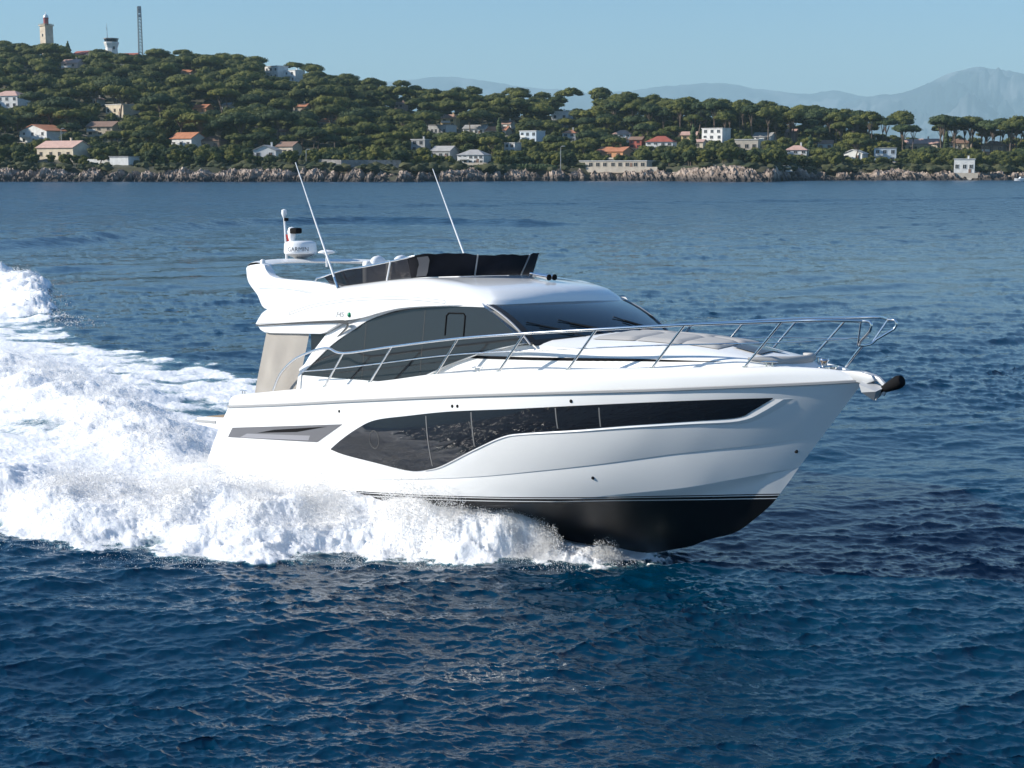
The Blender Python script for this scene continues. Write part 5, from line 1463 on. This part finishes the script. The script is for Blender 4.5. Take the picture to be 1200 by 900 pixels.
for px_, py_, hh_, lab_ in [(80, 67, 13, 'dark pointed cypress on the crest right of the lighthouse'), (190, 168, 11, 'dark pointed cypress left of the orange-roofed house with the porch'), (585, 165, 11, 'dark pointed cypress in the middle of the central villas'), (812, 178, 12, 'dark pointed cypress left of the white cubic building'), (949, 184, 10, 'dark pointed cypress right of the pink-roofed villa with the balcony'), (1108, 182, 12, 'dark pointed cypress between the two cream houses on the right')]:
    cypress(px_, py_, hh_, lab_)
GAP = [(1057, 700), (1068, 705)]
nind = {'pine': 0, 'tree': 0}
rest = []
def tree_label(k, px, Y, f):
    if k == 'b':
        if px < 400: return 'dark rounded tree low on the left hillside' if f < .35 else 'rounded tree between the pines higher on the left hillside'
        if px < 700: return 'rounded leafy tree among the central villas'
        return 'rounded leafy tree among the houses of the right shore'
    nm = 'tall bare-trunked pine' if k == 't' else 'flat-topped umbrella pine'
    if px < 400:
        return nm + (' low on the left hillside' if f < .3 else ' on the middle slope of the left hill' if f < .7 else ' near the crest of the left hill')
    if px < 700: return nm + (' among the central villas' if f < .5 else ' along the ridge in the middle of the coast')
    return nm + (' among the houses of the right shore' if f < .5 else ' on the right-hand ridge')
# trees that stand right beside a house one can name get a label of their own
HREF = [(22, 71, 168, 'the white villa with the bright orange gable roof'), (43, 100, 188, 'the long house under the wide pale pink roof'), (103, 137, 159, 'the cream villa with the grey-brown roof'), (202, 235, 175, 'the white house with orange roof and porch'), (298, 326, 186, 'the small white cottage'), (326, 350, 184, 'the grey-brown house beside the cottage'), (518, 537, 149, 'the ochre house'), (539, 572, 192, 'the flat white house above the middle rocks'), (612, 636, 168, 'the blue cubic house'), (704, 740, 186, 'the orange-walled villa'), (760, 792, 178, 'the villa under the red pyramid roof'), (827, 854, 171, 'the white cubic building with square windows'), (864, 891, 179, 'the pale flat-roofed house'), (923, 948, 186, 'the pink-roofed villa with the balcony'), (992, 1016, 188, 'the house with one wide slanting roof'), (1027, 1052, 191, 'the blue-grey house with the terrace'), (1062, 1104, 178, 'the long cream villa with many windows'), (1115, 1140, 180, 'the cream brown-roofed house on the right'), (1121, 1144, 204, 'the white boathouse on the right rocks'), (484, 502, 178, 'the narrow pale grey house'), (720, 741, 166, 'the white house with pale pink roof')]
OWN = {}
KN_ = {'u': 'umbrella pine', 't': 'tall pine', 'b': 'rounded leafy tree'}
for x0, x1, yb, ph in HREF:
    for side_, lo, hi in (('left', x0 - 18, x0 - 3), ('right', x1 + 3, x1 + 18)):
        c_ = [(abs(t[6] - yb) + abs(t[5] - (lo + hi) / 2) * .3, i) for i, t in enumerate(placed) if lo < t[5] < hi and abs(t[6] - yb) < 8 and i not in OWN]
        if c_:
            i = min(c_)[1]; OWN[i] = KN_[placed[i][3]] + ' standing directly %s of %s' % (side_, ph)
for q, (X, Y, Z, k, s, px, pb_, pt_) in enumerate(placed):
    fam = 'tree' if k == 'b' else 'pine'
    if nind[fam] >= (285 if fam == 'pine' else 190) or px < -25 or px > 1225:
        rest.append((X, Y, Z, k, s)); continue
    nind[fam] += 1
    pi = {'u': UMB, 't': TALL, 'b': BUSH}[k]
    kind, cm, tm, V, F_, m = PROT[pi[int(g.integers(len(pi)))]]
    yc = np.interp(px, CREST_PX, CREST_Y); ys = np.interp(px, SHORE_PX, SHORE_Y)
    f = (Y - ys - 26) / (yc - ys - 20)
    lab = tree_label(k, px, Y, f)
    grp = {'u': 'umbrella pines on the coast', 't': 'tall pines on the coast', 'b': 'rounded trees on the coast'}[k]
    lab = OWN.get(q, lab)
    if k == 't' and 1052 < px < 1072 and 695 < Y < 710:
        lab = 'lone pine standing apart in the gap of the right ridge' if px < 1062 else 'slighter pine leaning beside the lone one in the gap of the right ridge'
    t_ = empty({'u': 'umbrella_pine', 't': 'tall_pine', 'b': 'broadleaf_tree'}[k], (X, Y, Z), lab, 'tree', grp, g.random() * 6.28)
    t_.scale = (s * (.92 + .16 * g.random()), s, s * (.92 + .16 * g.random()))
    c = bpy.data.objects.new('crown', cm); COL.objects.link(c); c.parent = t_
    r2_ = bpy.data.objects.new('trunk', tm); COL.objects.link(r2_); r2_.parent = t_
# the farther trees read as one wood
Vs, Fs, o = [], [], 0
for X, Y, Z, k, s in rest:
    pi = {'u': UMB, 't': TALL, 'b': BUSH}[k]
    _, _, _, V, F_, m = PROT[pi[int(g.integers(len(pi)))]]
    a = g.random() * 6.28; ca, sa = math.cos(a), math.sin(a)
    Q = V * s
    Vs.append(np.stack([Q[:, 0] * ca - Q[:, 1] * sa + X, Q[:, 0] * sa + Q[:, 1] * ca + Y, Q[:, 2] + Z], 1)); Fs.append(F_ + o); o += len(V)
if Vs:
    wood = np_mesh('pine_wood', np.concatenate(Vs), np.concatenate(Fs), noise_tint(mat('wood needles', (.05, .065, .03), .8, spec=.2), (.028, .044, .016), (.15, .155, .036), .10, 6, .34, .66), None, 180)
    tag(wood, 'pine wood covering the upper slopes of the hill', 'wood', kind='stuff')
print('TREES', nind, 'rest', len(rest))
# wooded ends of the headland beyond the frame, coarse clumps only
Vs, Fs, o = [], [], 0
for _ in range(1500):
    px = g.uniform(-1300, -70) if g.random() < .6 else g.uniform(1270, 2700)
    yc = np.interp(px, CREST_PX, CREST_Y); ys = np.interp(px, SHORE_PX, SHORE_Y)
    Y = ys + 24 + (yc - ys - 20) * g.random(); X = (px - 600) / 1719 * Y; Z = float(terr(X, Y))
    if not free(X, Y, 8.5): continue
    grid_.setdefault((int(X // 14), int(Y // 14)), []).append((X, Y))
    s = .75 + .4 * g.random()
    for q in range(5):
        V = ICO_V * (1 + .22 * g.normal(size=(len(ICO_V), 1)).clip(-1.5, 1.5)) * np.array([3.2, 3.2, 1.9]) * s + np.array([X + g.normal() * 2.2, Y + g.normal() * 2.2, Z + (6.2 + g.normal() * 1.1) * s])
        Vs.append(V); Fs.append(ICO_F + o); o += len(V)
    V = ICO_V * np.array([.4, .4, 4.0]) * s + np.array([X, Y, Z + 3 * s]); Vs.append(V); Fs.append(ICO_F + o); o += len(V)
tag(np_mesh('pine_wood', np.concatenate(Vs), np.concatenate(Fs), leafA, None, 60), 'pine wood on the ends of the headland past the edges of the view', 'wood', kind='stuff')
# scrub: low bushes filling the ground between trees and down to the rocks
nS = 5200
px = g.uniform(-80, 1280, nS); f = g.random(nS) ** 1.6
ys = np.interp(px, SHORE_PX, SHORE_Y); yc = np.interp(px, CREST_PX, CREST_Y)
Y = ys + 15 + (yc - ys) * f * .95; X = (px - 600) / 1719 * Y; Z = terr(X, Y)
keep = np.array([not any(x0 - 1 < a < x1 + 1 and y_ < hy and y_ > hy - 40 and px_of(x_, y_, z_ + 2)[1] < yb - 1 and px_of(x_, y_, z_)[1] > yt for x0, x1, yt, yb, hy in BOXES) for a, x_, y_, z_ in zip(px, X, Y, Z)])
dens = sample(n_big, 260.0, X * 3, Y * 3)
keep &= ~((px > 770) & (px < 905) & (Y < ys + 34) & (g.random(nS) < .8)) & ~((Y < ys + 21) & (g.random(nS) < .55))
X, Y, Z = X[keep], Y[keep], Z[keep]
low = ICO_V
Vs, Fs, o = [], [], 0
for x_, y_, z_ in zip(X, Y, Z):
    s = .5 + 1.5 * g.random() ** 1.5
    V = low * (1 + .28 * g.normal(size=(len(low), 1)).clip(-1.4, 1.4)) * np.array([s * 1.5, s * 1.4, s * .9]) + np.array([x_, y_, z_ + s * .25])
    Vs.append(V); Fs.append(ICO_F + o); o += len(V)
scr_ = np_mesh('scrub', np.concatenate(Vs), np.concatenate(Fs), noise_tint(mat('scrub leaves', (.05, .06, .03), .85, spec=.15), (.022, .034, .016), (.095, .092, .042), .22, 6, .34, .68), None, 60)
tag(scr_, 'low evergreen scrub covering the slope above the rocks', 'scrub', kind='stuff')
# clipped hedges along the coast road
def hedge(pts, h_, label):
    P = [on_terrain(a, b2) for a, b2 in pts]; gg = np.random.default_rng(int(pts[0][0]))
    Vs, Fs, o = [], [], 0
    for a, c in zip(P[:-1], P[1:]):
        k = max(2, int((c - a).length / 1.0))
        for t in np.linspace(0, 1, k):
            p = a.lerp(c, t)
            V = ICO_V * (1 + .16 * gg.normal(size=(len(ICO_V), 1)).clip(-1.5, 1.5)) * np.array([1.1, 1.0, h_ * .62]) + np.array([p.x, p.y, float(terr(p.x, p.y)) + h_ * .42])
            Vs.append(V); Fs.append(ICO_F + o); o += len(V)
    ob = np_mesh('hedge', np.concatenate(Vs), np.concatenate(Fs), leafB, None, 60); tag(ob, label, 'hedge', 'hedges along the coast road')
hedge([(168, 190), (210, 191), (255, 191), (300, 191), (345, 191)], 2.6, 'long dark clipped hedge behind the left rocks')
hedge([(0, 189), (20, 190), (38, 190)], 2.4, 'short dark hedge at the left edge below the orange-roofed villa')
hedge([(575, 197), (610, 198), (650, 199)], 2.0, 'dark hedge between the middle rocks and the villas')

# ---- far mountains, real ridges many kilometres off
def mountains(name, pts, Y0, depth, seed, label, amp, rg):
    xs = np.linspace(pts[0][0], pts[-1][0], 420)
    prof = np.interp(xs, [p[0] for p in pts], [p[1] for p in pts])
    ker = np.ones(9) / 9; prof = np.convolve(np.pad(prof, 4, 'edge'), ker, 'valid')
    zr = CAM_H + (YH - prof) / 1719 * Y0
    tile = frac_tile(512, 12000.0, 3.1, seed, 2600.0)
    rws = []
    v = np.linspace(-1, .6, 70)
    for q in v:
        Yq = Y0 + q * depth
        Xq = (xs - 600) / 1719 * Yq
        t = 1 - abs(q) ** .9 if q < 0 else 1 - q
        n_ = sample(tile, 12000.0, Xq, np.full_like(Xq, Yq))
        z = zr * (t if q < 0 else t) + amp * n_ * (1 - t) * t * 4 + rg * np.clip(n_, -1.5, 1.5)
        rws.append(np.stack([Xq, np.full_like(Xq, Yq), np.maximum(z, -3)], 1))
    V = np.array(rws); ii = np.arange(V.shape[0] * V.shape[1]).reshape(V.shape[:2])
    Fm = np.stack([ii[:-1, :-1], ii[:-1, 1:], ii[1:, 1:], ii[1:, :-1]], -1).reshape(-1, 4)
    m = noise_tint(mat(name + ' slopes', (.1, .11, .08), .95), (.010, .026, .034), (.17, .18, .19), .0011, 8, .50, .68)
    o = np_mesh(name, V.reshape(-1, 3), Fm, m, None, 180)
    tag(o, label, kind='structure'); return o
mountains('mountain', [(940, 196), (965, 158), (985, 122), (1010, 116), (1045, 112), (1065, 106), (1082, 98), (1100, 92), (1120, 86), (1140, 83), (1160, 84), (1180, 88), (1200, 90), (1240, 98), (1300, 112), (1400, 140), (1500, 190)], 19000, 4400, 61, 'broad grey mountain with pale bare patches on its summit', 120, 11)
mountains('hills', [(330, 190), (400, 112), (430, 100), (470, 96), (500, 93), (530, 91), (560, 94), (590, 99), (630, 104), (690, 110), (740, 107), (780, 102), (820, 99), (850, 100), (880, 105), (910, 108), (945, 112), (970, 108), (980, 107), (1000, 114), (1060, 120), (1200, 150), (1350, 190)], 22000, 3700, 62, 'long blue hills on the horizon', 85, 9)

# ---- the air: one even, very thin haze over everything
hz = MB().box((0, 11400, 660), (50000, 26000, 1330)).build('haze', mat('haze', (1, 1, 1)), None)
hm_ = hz.data.materials[0]; hm_.node_tree.nodes.clear()
vo = hm_.node_tree.nodes.new('ShaderNodeVolumePrincipled'); ou = hm_.node_tree.nodes.new('ShaderNodeOutputMaterial')
vo.inputs['Color'].default_value = (.57, .85, .97, 1); vo.inputs['Density'].default_value = .72e-4; vo.inputs['Anisotropy'].default_value = 0.0
hm_.node_tree.links.new(vo.outputs[0], ou.inputs['Volume'])
tag(hz, 'thin blue sea haze', kind='stuff'); hz.display_type = 'WIRE'
